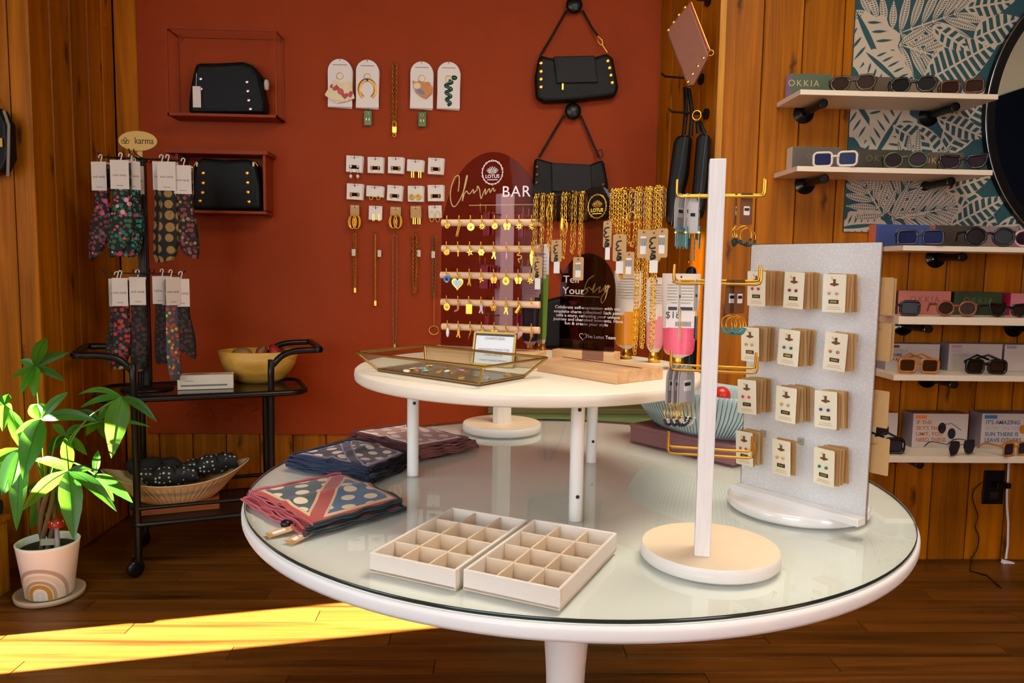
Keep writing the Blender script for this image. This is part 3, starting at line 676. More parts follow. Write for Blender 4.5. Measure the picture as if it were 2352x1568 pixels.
def charm_shape(nm):
    mb = MB(); s = .0058
    if nm in ('spiral shell',): mb.tube([((.0055-.00022*i)*math.cos(i*.7), 0, -s+(.0055-.00022*i)*math.sin(i*.7)) for i in range(22)], .0011, 5)
    elif nm == 'twisted pendant':
        for i in range(7): mb.tube([(-.0010*i+.0024*math.cos(2*PI*k/8), 0, -.003-.0034*i+.0022*math.sin(2*PI*k/8)) for k in range(8)], .0010, 5, True)
    elif nm in ('round medallion', 'oval coin', 'scallop disc', 'round button', 'ringed planet', 'flower', 'crescent wreath'):
        R = {'round medallion': .0072, 'oval coin': .0075, 'scallop disc': .0078}.get(nm, .0058)
        if nm in ('flower', 'scallop disc'): mb.prism([(R*(1+.14*math.cos((6 if nm == 'flower' else 14)*t))*math.cos(t), -R+R*(1+.14*math.cos((6 if nm == 'flower' else 14)*t))*math.sin(t)) for t in [2*PI*i/42 for i in range(42)]], .0018, y0=-.0009)
        else: mb.prism(ell(R*(.88 if nm == 'oval coin' else 1), R, 22, 0, -R), .0016, y0=-.0008)
        mb.ball((0, -.0006, -R), R*.4, 10, 6, sy=.5)
        if nm in ('ringed planet', 'crescent wreath', 'round button'): mb.tube([(R*math.cos(2*PI*i/16), -.001, -R+R*math.sin(2*PI*i/16)) for i in range(16)], .0009, 5, True)
    elif nm in ('sunburst', 'octopus star', 'small star', 'hummingbird', 'coral branch', 'nugget cluster', 'lizard'):
        n = {'sunburst': 9, 'octopus star': 8, 'small star': 5, 'hummingbird': 4, 'coral branch': 6, 'nugget cluster': 7, 'lizard': 5}[nm]
        mb.prism(star(n, .0072, .0026, 0, -.0062, PI/2+.3*n), .0018, y0=-.0009); mb.ball((0, -.001, -.0062), .0024, 8, 6)
    elif nm == 'jewelled heart':
        mb.prism(heart(.0135, -.0145), .003, y0=-.0015)
    elif nm in ('butterfly', 'bow', 'ribbon bow', 'dragonfly', 'tiny bee'):
        for sx in (-1, 1):
            mb.prism(ell(.0036, .0044, 12, sx*.0036, -.0045), .0014, y0=-.0007); mb.prism(ell(.0026, .003, 12, sx*.0028, -.0098), .0014, y0=-.0007)
        mb.ball((0, -.0006, -.0068), .0017, 8, 6, sz=2.6)
    elif nm == 'snake': mb.tube(smoothpath([(0, 0, 0), (.001, 0, -.006), (-.004, 0, -.010), (.004, 0, -.012), (.003, 0, -.017), (-.002, 0, -.018), (.001, 0, -.025)], 4), .0011, 6)
    elif nm == 'feather wing': mb.prism([(0, 0), (.0032, -.006), (.0034, -.016), (.0018, -.026), (-.0002, -.032), (-.003, -.022), (-.004, -.010)], .0022, y0=-.0011)
    elif nm == 'square card': mb.prism(rrect(.0125, .019, .001, 0, -.0105), .0014, y0=-.0007)
    elif nm == 'blue doughnut': mb.tube([(.0048*math.cos(2*PI*i/18), 0, -.0065+.0048*math.sin(2*PI*i/18)) for i in range(18)], .0026, 8, True)
    elif nm == 'barrel cup': mb.cyl((.003, 0, -.001), (-.0045, -.002, -.015), .0036, .0040, 14)
    elif nm == 'white pearl bean': mb.ball((0, 0, -.0095), .0034, 12, 8, sz=2.7)
    elif nm == 'pink apple': mb.prism(heart(.0088, -.0075), .003, y0=-.0015)
    elif nm == 'pink teardrop': mb.lathe([(1e-4, -.021), (.0022, -.018), (.0026, -.014), (.0012, -.007), (.0004, 0)], 10)
    elif nm == 'lightning star': mb.prism([(0, 0), (.0034, -.009), (.0006, -.013), (-.0052, -.024), (-.0022, -.012), (-.0038, -.008)], .0012, y0=-.0006)
    elif nm == 'bronze boot': mb.prism([(-.002, 0), (.002, 0), (.0022, -.010), (.0002, -.014), (-.0075, -.0175), (-.0078, -.0145), (-.002, -.0115)], .003, y0=-.0015)
    elif nm == 'curved horn': mb.tube(smoothpath([(0, 0, 0), (.0005, 0, -.007), (-.0025, 0, -.014), (-.0035, 0, -.020)], 3), [.0017, .0017, .0017, .0015, .0014, .0012, .001, .0008, .0006, .0005], 6)
    elif nm == 'thin cross': mb.box((0, 0, -.007), (.002, .0014, .014)).box((0, 0, -.0045), (.006, .0014, .002))
    else:
        mb.ball((0, 0, -.003), .0026, 8, 6); mb.prism([(-.003, -.004), (.003, -.004), (.0022, -.010), (.0045, -.018), (.002, -.019), (0, -.012), (-.003, -.018), (-.005, -.017), (-.002, -.010)], .0022, y0=-.0011)
    return mb
pins = [[1029, 1057, 1083, 1109, 1138, 1166, 1194, 1223], [1028, 1054, 1081, 1107, 1136, 1165, 1194, 1223], [1028, 1053, 1080, 1107, 1136, 1164, 1192, 1220], [1028, 1054, 1079, 1107, 1135, 1164, 1192, 1222], [1030, 1055, 1082, 1108, 1137, 1164, 1192, 1222]]
for r, ((x0, y0), (x1, y1)) in enumerate(dow_px):
    a, b = cbl(x0, y0, .010), cbl(x1, y1, .010); zc = (a.z+b.z)/2
    dw = MB().cyl((a.x, -.010, zc), (b.x, -.010, zc), .0068, n=16).build('dowel', PINK_DOWEL, cb)
    for c, px in enumerate(pins[r]):
        yy = y0+(y1-y0)*(px-x0)/(x1-x0); q = cbl(px, yy, .018)
        MB().tube([(q.x, -.014, zc+.002), (q.x, -.0235, zc+.0025), (q.x, -.0245, zc+.005), (q.x, -.0245, zc+.0135)], .0011, 6).build('pin', GOLD, dw)
        nm = charm_names[r][c]
        if not nm: continue
        wpt = cb.matrix_basis @ Vector((q.x, -.0215, zc-.0005))
        t = thing('charm', '%s charm, %s peg of the %s dowel on the charm board' % (nm if nm.split()[0] in ('blue', 'pink', 'white', 'pastel', 'bronze') else 'gold '+nm, ORD[c], rown[r]), 'charm', wpt, bang+random.uniform(-.3, .3), 'charms on the charm board')
        MB().tube([(.0028*math.cos(2*PI*i/10), 0, .001+.0030*math.sin(2*PI*i/10)) for i in range(10)], .0006, 4, True).build('ring', GOLD, t)
        charm_shape(nm).build('pendant', PASTEL.get(nm, GOLD), t, (0, 0, -.001))
        if nm == 'blue doughnut': MB().ball((0, -.0005, -.0125), .0036, 8, 6, sz=.5, sy=.7).build('icing', PASTEL['pink apple'], t)
        if nm == 'jewelled heart':
            MB().prism(heart(.0095, -.0155), .001, y0=-.0025).build('enamel', mat('enamel_grey', '#9fb0bd', .3, .3, .4, 300), t)

# necklace stand: acrylic T on an oak block
bu2 = Vector((.6, -.8, 0)); bk = math.atan2(bu2.y, bu2.x); P0 = Vector((.221, 1.227, 0)); bvv = Vector((.8, .6, 0))
blk_c = P0-bu2*.10+bvv*.058
nb = thing('necklace_stand', 'smoky acrylic T-shaped necklace stand in an oak block', 'necklace stand', (blk_c.x, blk_c.y, ZK), bk)
OAKE = wood('oak_end', '#a9713c', '#c99658', 'Y', 3.0, .5, 0, .03)
MB().box((0, 0, .0112), (.20, .116, .0222)).build('block', OAK, nb, bevel=.001)
MB().box((0, .004, .0222), (.196, .0045, .0012)).build('groove', DARKGAP, nb)
tuv = Vector((.743, -.669, 0)); tang = math.atan2(tuv.y, tuv.x); tn = Vector((math.sin(tang), -math.cos(tang), 0)); tcen = Vector((.2, 1.364, 0))
NBI = nb.matrix_basis.inverted()
TZ0, TZ1 = 1.255, 1.302
tout = [(-.022, 1.004), (.022, 1.004), (.022, TZ0), (.136, TZ0), (.136, TZ1), (.026, TZ1)]+[(.026*math.cos(PI*i/8), TZ1+.012*math.sin(PI*i/8)) for i in range(1, 8)]+[(-.026, TZ1), (-.136, TZ1), (-.136, TZ0), (-.022, TZ0)]
lp = NBI @ Vector((tcen.x, tcen.y, 0))
tsh = MB().prism([(x, z) for x, z in tout], .0035, y0=-.00175).build('acrylic_tee', SMOKE, nb, (lp.x, lp.y, lp.z), (0, 0, tang-bk))
lotus_logo(tsh, Vector((.003, 0, 1.279)), .0205, GOLD, -.0026)

# gold necklaces with kraft tags, hung over the crossbar
TM = Matrix.Translation(tcen) @ Matrix.Rotation(tang, 4, 'Z'); TMI = TM.inverted()
def tl_(px, py, d=.004): return TMI @ onp(px, py, tcen+tn*d, tn)
def era(parent, c, h, y, m=INK, lean=0.0):
    """the brush-script word on each tag, reading downwards"""
    S = [[(.30, .95), (-.25, .92), (-.42, .76), (-.10, .70), (-.45, .58), (-.30, .46), (.25, .50)], [(-.25, .36), (.30, .30), (-.1, .26), (-.25, .18)], [(.2, .18), (-.28, .12), (-.2, -.02), (.2, .02), (.25, .14), (.0, .06), (-.3, -.06)]]
    o = None
    for s_ in S:
        P = [(c[0]+q[0]*h*.40, y, c[1]+(q[1]-.5)*h) for q in s_]
        o = MB().tube(smoothpath(P, 3), h*.034, 4, flat=.3).build('script_lettering', m, parent)
def necklace(label, x, zb, L, w, r, tagpos=None, style='link', tagface='era', width=.006, zlow2=None, tw=0.0):
    """x along the bar, zb lowest point; the chain runs over the bar and hangs in front"""
    p = TM @ Vector((x, -.006, TZ1)); t = thing('necklace', label, 'necklace', p, tang, 'gold necklaces on the acrylic stand')
    lo = zb-TZ1; lo2 = (zlow2-TZ1) if zlow2 else lo+.01
    path = [(-width/2, .010, -.045), (-width/2, .010, .001), (-width/2, .002, .004), (-width/2, -.001, -.002), (-width*.6, -.002, lo*.5), (-width/2, -.002, lo+.004), (0, -.002, lo), (width/2, -.003, lo2+.004), (width*.6, -.003, lo*.5), (width/2, -.002, -.002), (width/2, .002, .004), (width/2, .010, .001), (width/2, .010, -.045)]
    ch = MB(); chain_links(ch, path, L, w, r); ch.build('chain', GOLD, t)
    if tagpos:
        tx, tz, tww, th, face = tagpos; m = KRAFT if face != 'back' else KRAFT
        g = MB().prism(rrect(tww, th, .003), .0007, y0=-.0003).build('tag', m, t, (tx, -.0085, tz-TZ1), (0, tw, .15))
        MB().cyl((0, -.0005, th*.40), (0, -.0008, th*.40), .0018, n=10).build('eyelet', mat('tag_eyelet', '#7a2e22', .5), g)
        MB().tube([(0, .004, th*.55), (0, -.001, th*.40)], .0004, 4).build('string', GOLD, g)
        if face == 'era':
            era(g, (0, -th*.08), th*.74, -.0009); MB().box((.001, .0003, -th*.5-.010), (tww*.55, .0005, .022)).build('price_sticker', WHITEC, g)
        else:
            MB().box((0, -.0007, -th*.05), (tww*.5, .0005, th*.62)).build('price_sticker', WHITEC, g)
            bb = MB()
            for q in range(7): bb.box((-.0045+q*.0015, -.0011, th*.06), (.0007, .0003, th*.26))
            bb.build('barcode', INK, g)
    return t
def nx(px, py=600): return tl_(px, py).x
def nz(px, py): return tl_(px, py).z
def tagat(px, py, x): q = tl_(px, py, .012); return (q.x-x, q.z)
specs = [
 ('paperclip chain necklace at the stand\'s far end with a low tag', 1231, 590, .011, .0042, .0006, (1236, 614, .021, .040, 'era'), .006),
 ('long paperclip chain beside the far-end necklace', 1248, 575, .012, .0042, .0007, None, .005),
 ('paperclip necklace with carabiner clasp and tag', 1266, 575, .011, .0040, .0007, (1280, 576, .022, .040, 'era'), .007),
 ('necklace with large lobster clasp and narrow tag', 1297, 590, .010, .0046, .0009, None, .008),
 ('pair-strand paperclip necklace left of the logo', 1320, 583, .012, .0040, .0006, (1330, 617, .021, .042, 'back'), .007),
 ('fine paperclip necklace next to the logo', 1337, 588, .011, .0038, .0006, None, .005),
 ('heavy curb chain right after the logo', 1409, 530, .006, .0056, .0011, (1397, 538, .016, .046, 'era'), .007),
 ('thick rope chain with hanging kraft tag', 1422, 545, .006, .0056, .0011, (1425, 569, .025, .046, 'era'), .006),
 ('chunky cable chain with wide links', 1434, 640, .009, .0066, .0012, None, .006),
 ('bunched cable chain with ring clasp', 1455, 565, .007, .0060, .0010, None, .012),
 ('long flat chain falling past the orange tube', 1470, 810, .008, .0044, .0008, (1446, 608, .020, .044, 'back'), .005),
 ('long curb chain falling between the tubes', 1486, 800, .006, .0046, .0009, (1480, 560, .022, .048, 'back'), .006),
 ('fine box chain beside the long curb chain', 1494, 640, .005, .0036, .0007, None, .004),
 ('long figaro chain at the near end', 1508, 802, .0065, .0050, .0009, (1503, 563, .026, .050, 'era'), .006),
 ('trace chain at the very end of the bar', 1518, 600, .007, .0036, .0006, (1522, 558, .020, .048, 'back'), .004)]
for lab, px, py, L_, w_, r_, tg, wd in specs:
    x = nx(px, 520); x = max(-.132, min(.132, x)); z = nz(px, py)
    tp = None
    if tg: tx, tz = tagat(tg[0], tg[1], x); tp = (tx, tz, tg[2], tg[3], tg[4])
    n_ = necklace('gold '+lab, x, z, L_, w_, r_, tp, width=wd)
    if 'carabiner' in lab:
        MB().tube([(-.0+.0055*math.cos(2*PI*i/14), -.005, -.030+.0125*math.copysign(abs(math.sin(2*PI*i/14))**.7, math.sin(2*PI*i/14))) for i in range(14)], .0011, 6, True).build('carabiner', GOLD, n_)
    if 'lobster' in lab:
        MB().lathe([(1e-4, -.075), (.004, -.068), (.0045, -.055), (.003, -.045), (.0035, -.04), (1e-4, -.036)], 12, (0, -.006, 0)).build('clasp', GOLD, n_)
        MB().tube([(.0, -.006, -.045), (.009, -.006, -.046), (.0115, -.006, -.052), (.0115, -.006, -.066), (.008, -.006, -.071)], .0012, 6).build('clasp_arm', GOLD, n_)
    if 'ring clasp' in lab:
        MB().tube([(.009*math.cos(2*PI*i/18), -.006, -.045+.009*math.sin(2*PI*i/18)) for i in range(18)], .0012, 6, True).build('ring', GOLD, n_)

# dark arched sign behind the necklaces
sa = Vector((.168, 1.615, 0)); su = Vector((.87, -.49, 0)).normalized(); sang = math.atan2(su.y, su.x); sn = Vector((math.sin(sang), -math.cos(sang), 0))
sl = TM and (atZ(1287, 797, ZK+.02), atZ(1410, 812, ZK+.02)); scn = Vector(((sl[0].x+sl[1].x)/2, (sl[0].y+sl[1].y)/2, 0))
sg = thing('arch_sign', 'dark arched acrylic sign with white lettering behind the gold necklaces', 'sign', (scn.x, scn.y, ZK), sang)
SW = .122
MB().box((.0, 0, .010), (.135, .045, .020)).build('foot', OAK, sg, bevel=.001)
ss = MB().prism(arch(SW, .125, .075, 20, 0, .0205), .003, y0=-.0015).build('acrylic_sheet', DSMOKE, sg)
SGI = sg.matrix_basis.inverted()
def sgl(px, py): q = SGI @ onp(px, py, scn, sn); return Vector((q.x, -.0022, q.z))
for body, px, py, sz, xs in (('Tell', 1313, 642, .021, 1.15), ('Your', 1318, 668, .021, 1.15), ('Celebrate self-expression with our', 1350, 707, .0088, 1.18), ('exquisite charm collection! Each piece', 1350, 717, .0088, 1.12), ('tells a story, reflecting your unique', 1350, 726, .0088, 1.14), ('journey and cherished moments. Have', 1350, 735, .0088, 1.12), ('fun & create your style', 1347, 744, .0088, 1.18), ('The Lotus Team', 1380, 774, .0100, 1.0)):
    text('lettering', body, sz, WHITEPRINT, ss, sgl(px, py), (PI/2, 0, 0), .0002, 'CENTER', 1.0, xs=xs)
P = [sgl(1340+a, 640+b) for a, b in ((26, -8), (12, 2), (4, 22), (12, 26), (2, 36), (-2, 30), (14, 20), (20, 26), (28, 10), (22, 32), (32, 24), (40, 18), (36, 32), (46, 24), (52, 14), (48, 30), (58, 14), (52, 42), (44, 56), (42, 44), (56, 24), (62, 16))]
MB().tube(smoothpath(P, 3), .0011, 4, flat=.3).build('script_lettering', GOLDPRINT, ss)
a_, b_ = sgl(1299, 678), sgl(1378, 682); MB().tube([a_, b_], .0006, 4).build('gold_rule', GOLDPRINT, ss)
hc_ = sgl(1340, 772); MB().tube([(hc_.x+p[0], hc_.y, hc_.z+p[1]) for p in heart(.008)], .0004, 4, True).build('heart_mark', WHITEPRINT, ss)

# hand cream tubes on gold caps
def tube_thing(label, px0, px1, ytop, ybot, Y, low, group='hand cream tubes on the riser', price=False, rz=-.2, diag=.42, top='#e9dfd2'):
    c = atY((px0+px1)/2, ybot, Y); X = c.x; top_z = atY((px0+px1)/2, ytop, Y).z; w = (atY(px1, ybot, Y)-atY(px0, ybot, Y)).x; zb = ZK
    t = thing('cream_tube', label, 'tube', (X, Y, ZK), rz, group)
    H = top_z-ZK; cap = .022
    MB().lathe([(1e-4, 0), (.0125, 0), (.0125, .010), (.010, .012), (.010, cap-.004), (.0085, cap)], 24).build('cap', GOLD, t)
    MB().lathe([(.0085, cap-.002), (.009, cap), (w*.36, cap+.008)], 24).build('neck', mat('tube_neck', '#d8cfc2', .3), t)
    M1 = mat('tube_low_'+low, low, .35); M2 = mat('tube_top_'+top, top, .4)
    n = 28; rings = 22; mb = MB(); vs = []
    for j in range(rings+1):
        f = j/rings; z = cap+.008+(H-cap-.008)*f; a = w*.40+w*.10*min(1, f*1.4); bdep = max(.0006, (w*.36)*(1-f**1.5)); a = min(a, w*.5) if j else w*.36
        for k in range(n):
            an = 2*PI*k/n; vs.append((a*math.cos(an), bdep*math.sin(an), z))
    fs = []; mi = []
    for j in range(rings):
        for k in range(n):
            q = (j*n+k, j*n+(k+1) % n, (j+1)*n+(k+1) % n, (j+1)*n+k); xm = (vs[q[0]][0])/w
            lim = diag+.16*xm
            mb.add([vs[i] for i in q], [(0, 1, 2, 3)], True, 0 if (j+.5)/rings < lim else 1)
    body = mb.build('body', [M1, M2], t)
    fy = lambda f: -(max(.0008, (w*.36)*(1-f**1.5))+.0006)
    ln = MB()
    for q in range(8):
        f = .90-q*.035; ln.box((0, fy(f)-.0002, cap+(H-cap)*f), (w*(.5 if q in (0, 7) else .72), .0004, .0011 if q else .0022))
    ln.build('printed_lines', GREYP if not price else mat('print_grey2', '#7f7a74', .6), body)
    MB().box((0, -.0016, H-.008), (.003, .0008, .007)).build('mark', INK, body)
    if price:
        f = .50; g = MB().box((0, fy(.42)-.001, cap+(H-cap)*f), (w*.74, .0004, H*.24)).build('price_label', mat('label_white', '#efe6e2', .5), t)
        MB().box((0, fy(.42)-.0015, cap+(H-cap)*(f+.09)), (w*.66, .0004, H*.035)).build('label_band', mat('band_grey', '#3d3a44', .5), g)
        text('lettering', '$18', w*.26, mat('band_grey', '#3d3a44', .5), g, (-w*.20, fy(.42)-.0016, cap+(H-cap)*(f+.01)), ext=.0002)
        bb = MB()
        for q in range(12): bb.box((-w*.12+q*w*.035, fy(.42)-.0015, cap+(H-cap)*(f-.09)), (w*.014, .0003, H*.05))
        bb.build('barcode', INK, g)
    return t
tube_thing('orange hand cream tube with cream top standing by the dark sign', 1407, 1470, 622, 805, 1.60, '#ef9a14', diag=.46)
tube_thing('pale pink hand cream tube with barcode behind the price-labelled one', 1480, 1525, 637, 815, 1.54, '#e994a0', diag=.42)
tube_thing('bright pink hand cream tube with a white eighteen-dollar label', 1516, 1600, 628, 828, 1.44, '#f0607e', price=True, diag=.40)
tube_thing('charcoal hand cream tube with grey top behind the charm board', 1196, 1240, 612, 786, 1.66, '#24262c', diag=.55, top='#c9c2b8')
tube_thing('green and white hand cream tube beside the charcoal tube', 1228, 1258, 560, 770, 1.70, '#6d9a3c', diag=.62, top='#dfe2da')
tube_thing('red hand cream tube seen through the dark sign', 1305, 1345, 690, 800, 1.70, '#b8392a', diag=.8, top='#d98a8a')
tube_thing('amber bottle seen through the dark sign', 1330, 1372, 655, 800, 1.68, '#a8741c', diag=.8, top='#8a6a3a')

# brass-edged glass jewellery tray with loose charms
bt = [Vector((-.186, 1.355, 0)), Vector((-.005, 1.191, 0)), Vector((.073, 1.29, 0)), Vector((-.108, 1.454, 0))]
rm = [Vector((-.223, 1.350, 0)), Vector((.002, 1.166, 0)), Vector((.112, 1.303, 0)), Vector((-.113, 1.487, 0))]
cc = sum(bt, Vector())/4
gt = thing('glass_tray', 'brass-edged glass jewellery tray holding loose gold charms', 'tray', (cc.x, cc.y, ZK))
B3 = [p-cc+Vector((0, 0, .004)) for p in bt]; R3 = [p-cc+Vector((0, 0, .034)) for p in rm]
MB().add([p-Vector((0, 0, .003)) for p in B3]+B3, [(3, 2, 1, 0), (4, 5, 6, 7), (0, 1, 5, 4), (1, 2, 6, 5), (2, 3, 7, 6), (3, 0, 4, 7)]).build('floor_plate', mat('tray_mirror', '#5b4a36', .25, .6), gt)
TG = clear('tray_glass', '#eef0ea', 1.5)
for i in range(4):
    j = (i+1) % 4; MB().add([B3[i], B3[j], R3[j], R3[i]], [(0, 1, 2, 3)]).build('pane', TG, gt)
    MB().tube([R3[i], R3[j]], .0024, 6).build('brass_rim', BRASS, gt); MB().tube([B3[i], R3[i]], .0022, 6).build('brass_edge', BRASS, gt); MB().tube([B3[i], B3[j]], .0022, 6).build('brass_rim', BRASS, gt)
random.seed(11)
lc = ['spiral shell', 'round medallion', 'small star', 'bow', 'thin cross', 'flower', 'butterfly', 'pink teardrop', 'square card', 'round button']
qn = ['by the corner nearest the riser edge', 'along the front pane', 'at the tray\'s middle', 'by the sharp front corner', 'under the framed sign']
seen_ = set()
for k in range(30):
    s_, u_ = random.uniform(.12, .88), random.uniform(.15, .85)
    p = B3[0]*(1-s_)*(1-u_)+B3[1]*s_*(1-u_)+B3[2]*s_*u_+B3[3]*(1-s_)*u_
    zone = qn[0] if s_ < .25 else qn[3] if s_ > .78 else qn[1] if u_ < .4 else qn[4] if u_ > .7 else qn[2]
    nm = lc[k % 10]; mm = PASTEL.get(nm, GOLD) if k % 5 else (SILVER if k % 2 else PEARL); lab = 'loose %s %s charm in the glass tray %s' % ({'gold': 'gold', 'silver': 'silver', 'pearl_white': 'white'}.get(mm.name, 'pink'), nm.replace('pink ', ''), zone)
    if lab in seen_: continue
    seen_.add(lab); o = charm_shape(nm).build('charm', mm, None, (cc.x+p.x, cc.y+p.y, ZK+.0068), (PI/2-.15, random.uniform(-.1, .1), random.uniform(0, 6.3)))
    tag(o, lab, 'charm', 'loose charms in the glass tray')
o = MB().ball((0, 0, 0), .0045, 12, 8, sz=.8).build('turquoise_bead', mat('turquoise_stone', '#3bb0a8', .2), None, (cc.x-.045, cc.y+.01, ZK+.0085)); tag(o, 'round turquoise bead among the charms in the glass tray', 'bead')
o = MB().lathe([(1e-4, 0), (.006, 0), (.006, .0016), (1e-4, .0018)], 18).build('white_button_charm', PEARL, None, (cc.x-.075, cc.y-.005, ZK+.006), (.3, .1, 0)); tag(o, 'flat white enamel disc charm in the glass tray', 'charm')

# brass table sign behind the tray
fs_ = thing('framed_sign', 'small brass-framed white text card standing behind the glass tray', 'sign', (.020, 1.436, ZK), math.radians(-24))
fw, fh = .088, .066; tlt = -.22
MB().box((0, 0, fh/2), (fw, .003, fh)).build('backing', mat('sign_back', '#4a3c2c', .5), fs_, (0, 0, .001), (tlt, 0, 0))
pg = MB().box((0, -.002, fh/2-.002), (fw-.010, .001, fh-.012)).build('card', mat('sign_paper', '#e9ecf0', .5), fs_, (0, 0, .001), (tlt, 0, 0))
for i, (body, sz) in enumerate((('CHARM BAR', .0075), ('', .005), ('GOLD PLATED STAINLESS STEEL', .0046), ('CHARM BAR $25', .0052), ('CHARM CONNECTORS $15', .0046))):
    if body: text('lettering', body, sz, GREYP, pg, (0, -.0027, fh-.013-i*.0105), ext=.0001)
fr = MB()
for s in (-1, 1): fr.box((s*(fw/2-.002), -.001, fh/2), (.004, .006, fh))
for z in (.002, fh-.002): fr.box((0, -.001, z), (fw, .006, .004))
fr.build('brass_frame', BRASS, fs_, (0, 0, .001), (tlt, 0, 0)); MB().box((0, .020, .022), (.03, .002, .040)).build('easel_leg', BRASS, fs_, (0, .004, 0), (.30, 0, 0))
# ================================================================ things on the table
FELT = mat('felt_cream', '#d9c5ab', .95, 0, .06, 400, .2, 900); FELTW = mat('felt_side', '#ded4c8', .9, 0, .05, 300, .2, 900)
TH = .027
q0, q1 = atZ(1062, 1307, ZT+TH), atZ(1293, 1355, ZT+TH); trang = math.atan2((q1-q0).y, (q1-q0).x)
l0 = atZ(848, 1268, ZT+TH)
def felt_tray(label, fl_, w, l):
    t = thing('jewellery_tray', label, 'tray', (fl_.x, fl_.y, ZT), trang, 'felt trays on the table')
    MB().box((w/2, l/2, .002), (w, l, .004)).build('floor_panel', FELT, t)
    e = .0045
    for c, d in (((w/2, e/2, TH/2), (w, e, TH)), ((w/2, l-e/2, TH/2), (w, e, TH)), ((e/2, l/2, TH/2), (e, l-2*e, TH)), ((w-e/2, l/2, TH/2), (e, l-2*e, TH))):
        MB().box(c, d).build('wall', FELTW, t, bevel=.0012)
    for i in (1, 2): MB().box((w*i/3, l/2, TH/2-.0005), (.0028, l-2*e, TH-.003)).build('divider', FELT, t, bevel=.0008)
    for i in (1, 2, 3): MB().box((w/2, l*i/4, TH/2-.0005), (w-2*e, .0028, TH-.003)).build('divider', FELT, t, bevel=.0008)
    return t
TW, TL = .1345, .226
t1 = felt_tray('cream felt jewellery tray with twelve cells beside the scarves', Vector((l0.x, l0.y, 0)), TW, TL)
t2 = felt_tray('cream felt jewellery tray with twelve cells, nearer the earring stand', Vector((q0.x+.001, q0.y, 0)), TW, TL)
for tt, ci, cj, dsc in ((t1, 0, 1, 'cell on the scarf side'), (t1, 2, 1, 'cell by the second tray'), (t1, 1, 2, 'middle cell'), (t2, 0, 3, 'far cell of the second tray')):
    p = tt.matrix_basis @ Vector((TW*(ci+.5)/3, TL*(cj+.35)/4, .0055))
    for kk in range(2):
        o = MB().tube([(.0075*math.cos(2*PI*i/20), .0075*math.sin(2*PI*i/20), 0) for i in range(20)], .0009, 6, True).build('ring', GOLD, None, p+Vector((kk*.009, kk*.004, .0008*kk)), (.12*kk, .1, 0))
        tag(o, 'thin gold ring in felt tray, %s, %s one' % (dsc, ('near', 'far')[kk]), 'ring', 'rings in the felt trays')

# folded scarves
def uvquad(mb_name, C, nu, nv, zf, m):
    vs = []; uv = []
    for j in range(nv+1):
        for i in range(nu+1):
            u, v = i/nu, j/nv; p = C[0]*(1-u)*(1-v)+C[1]*u*(1-v)+C[2]*u*v+C[3]*(1-u)*v; vs.append((p.x, p.y, p.z+zf(u, v))); uv.append((u, v))
    w = nu+1; fs = [(j*w+i, j*w+i+1, (j+1)*w+i+1, (j+1)*w+i) for j in range(nv) for i in range(nu)]
    me = bpy.data.meshes.new(mb_name); me.from_pydata(vs, [], fs); l = me.uv_layers.new()
    for p in me.polygons:
        p.use_smooth = True
        for li in p.loop_indices: l.data[li].uv = uv[me.loops[li].vertex_index]
    me.materials.append(m); return me
def scarfmat(name, base, base2, border, line, dot, fold=(.46, .56)):
    m, nt, N, L, B = newmat(name)
    uvn = N.new('ShaderNodeUVMap'); sp = N.new('ShaderNodeSeparateXYZ'); L.new(uvn.outputs[0], sp.inputs[0])
    def mth(op, a, b): 
        n = N.new('ShaderNodeMath'); n.operation = op
        for k, q in enumerate((a, b)):
            if q is None: continue
            if isinstance(q, (int, float)): n.inputs[k].default_value = q
            else: L.new(q, n.inputs[k])
        return n.outputs[0]
    def mix(f, a, b):
        n = N.new('ShaderNodeMix'); n.data_type = 'RGBA'; L.new(f, n.inputs[0])
        for k, q in ((6, a), (7, b)):
            if isinstance(q, str): n.inputs[k].default_value = lin(q)
            else: L.new(q, n.inputs[k])
        return n.outputs[2]
    U, V = sp.outputs[0], sp.outputs[1]
    F = mth('MULTIPLY', mth('ADD', U, V), .5); side = mth('GREATER_THAN', F, fold[1]); cur = mix(side, base, base2)
    mp = N.new('ShaderNodeMapping'); mp.inputs['Scale'].default_value = (5.4, 4.4, 1); mp.inputs['Rotation'].default_value = (0, 0, .5); L.new(uvn.outputs[0], mp.inputs[0])
    vo = N.new('ShaderNodeTexVoronoi'); vo.voronoi_dimensions = '2D'; vo.inputs['Scale'].default_value = 1.0; vo.inputs['Randomness'].default_value = .28; L.new(mp.outputs[0], vo.inputs['Vector'])
    cur = mix(mth('LESS_THAN', vo.outputs['Distance'], .30), cur, dot)
    d = mth('MINIMUM', mth('MINIMUM', U, mth('SUBTRACT', 1.0, U)), mth('MINIMUM', V, mth('SUBTRACT', 1.0, V)))
    df = mth('ABSOLUTE', mth('SUBTRACT', F, (fold[0]+fold[1])/2), None)
    cur = mix(mth('LESS_THAN', d, .085), cur, line); cur = mix(mth('LESS_THAN', df, (fold[1]-fold[0])*.7), cur, line)
    cur = mix(mth('LESS_THAN', d, .055), cur, border); cur = mix(mth('LESS_THAN', df, (fold[1]-fold[0])*.5), cur, border)
    L.new(cur, B.inputs['Base Color']); B.inputs['Roughness'].default_value = .5; B.inputs['Sheen Weight'].default_value = .2
    return m
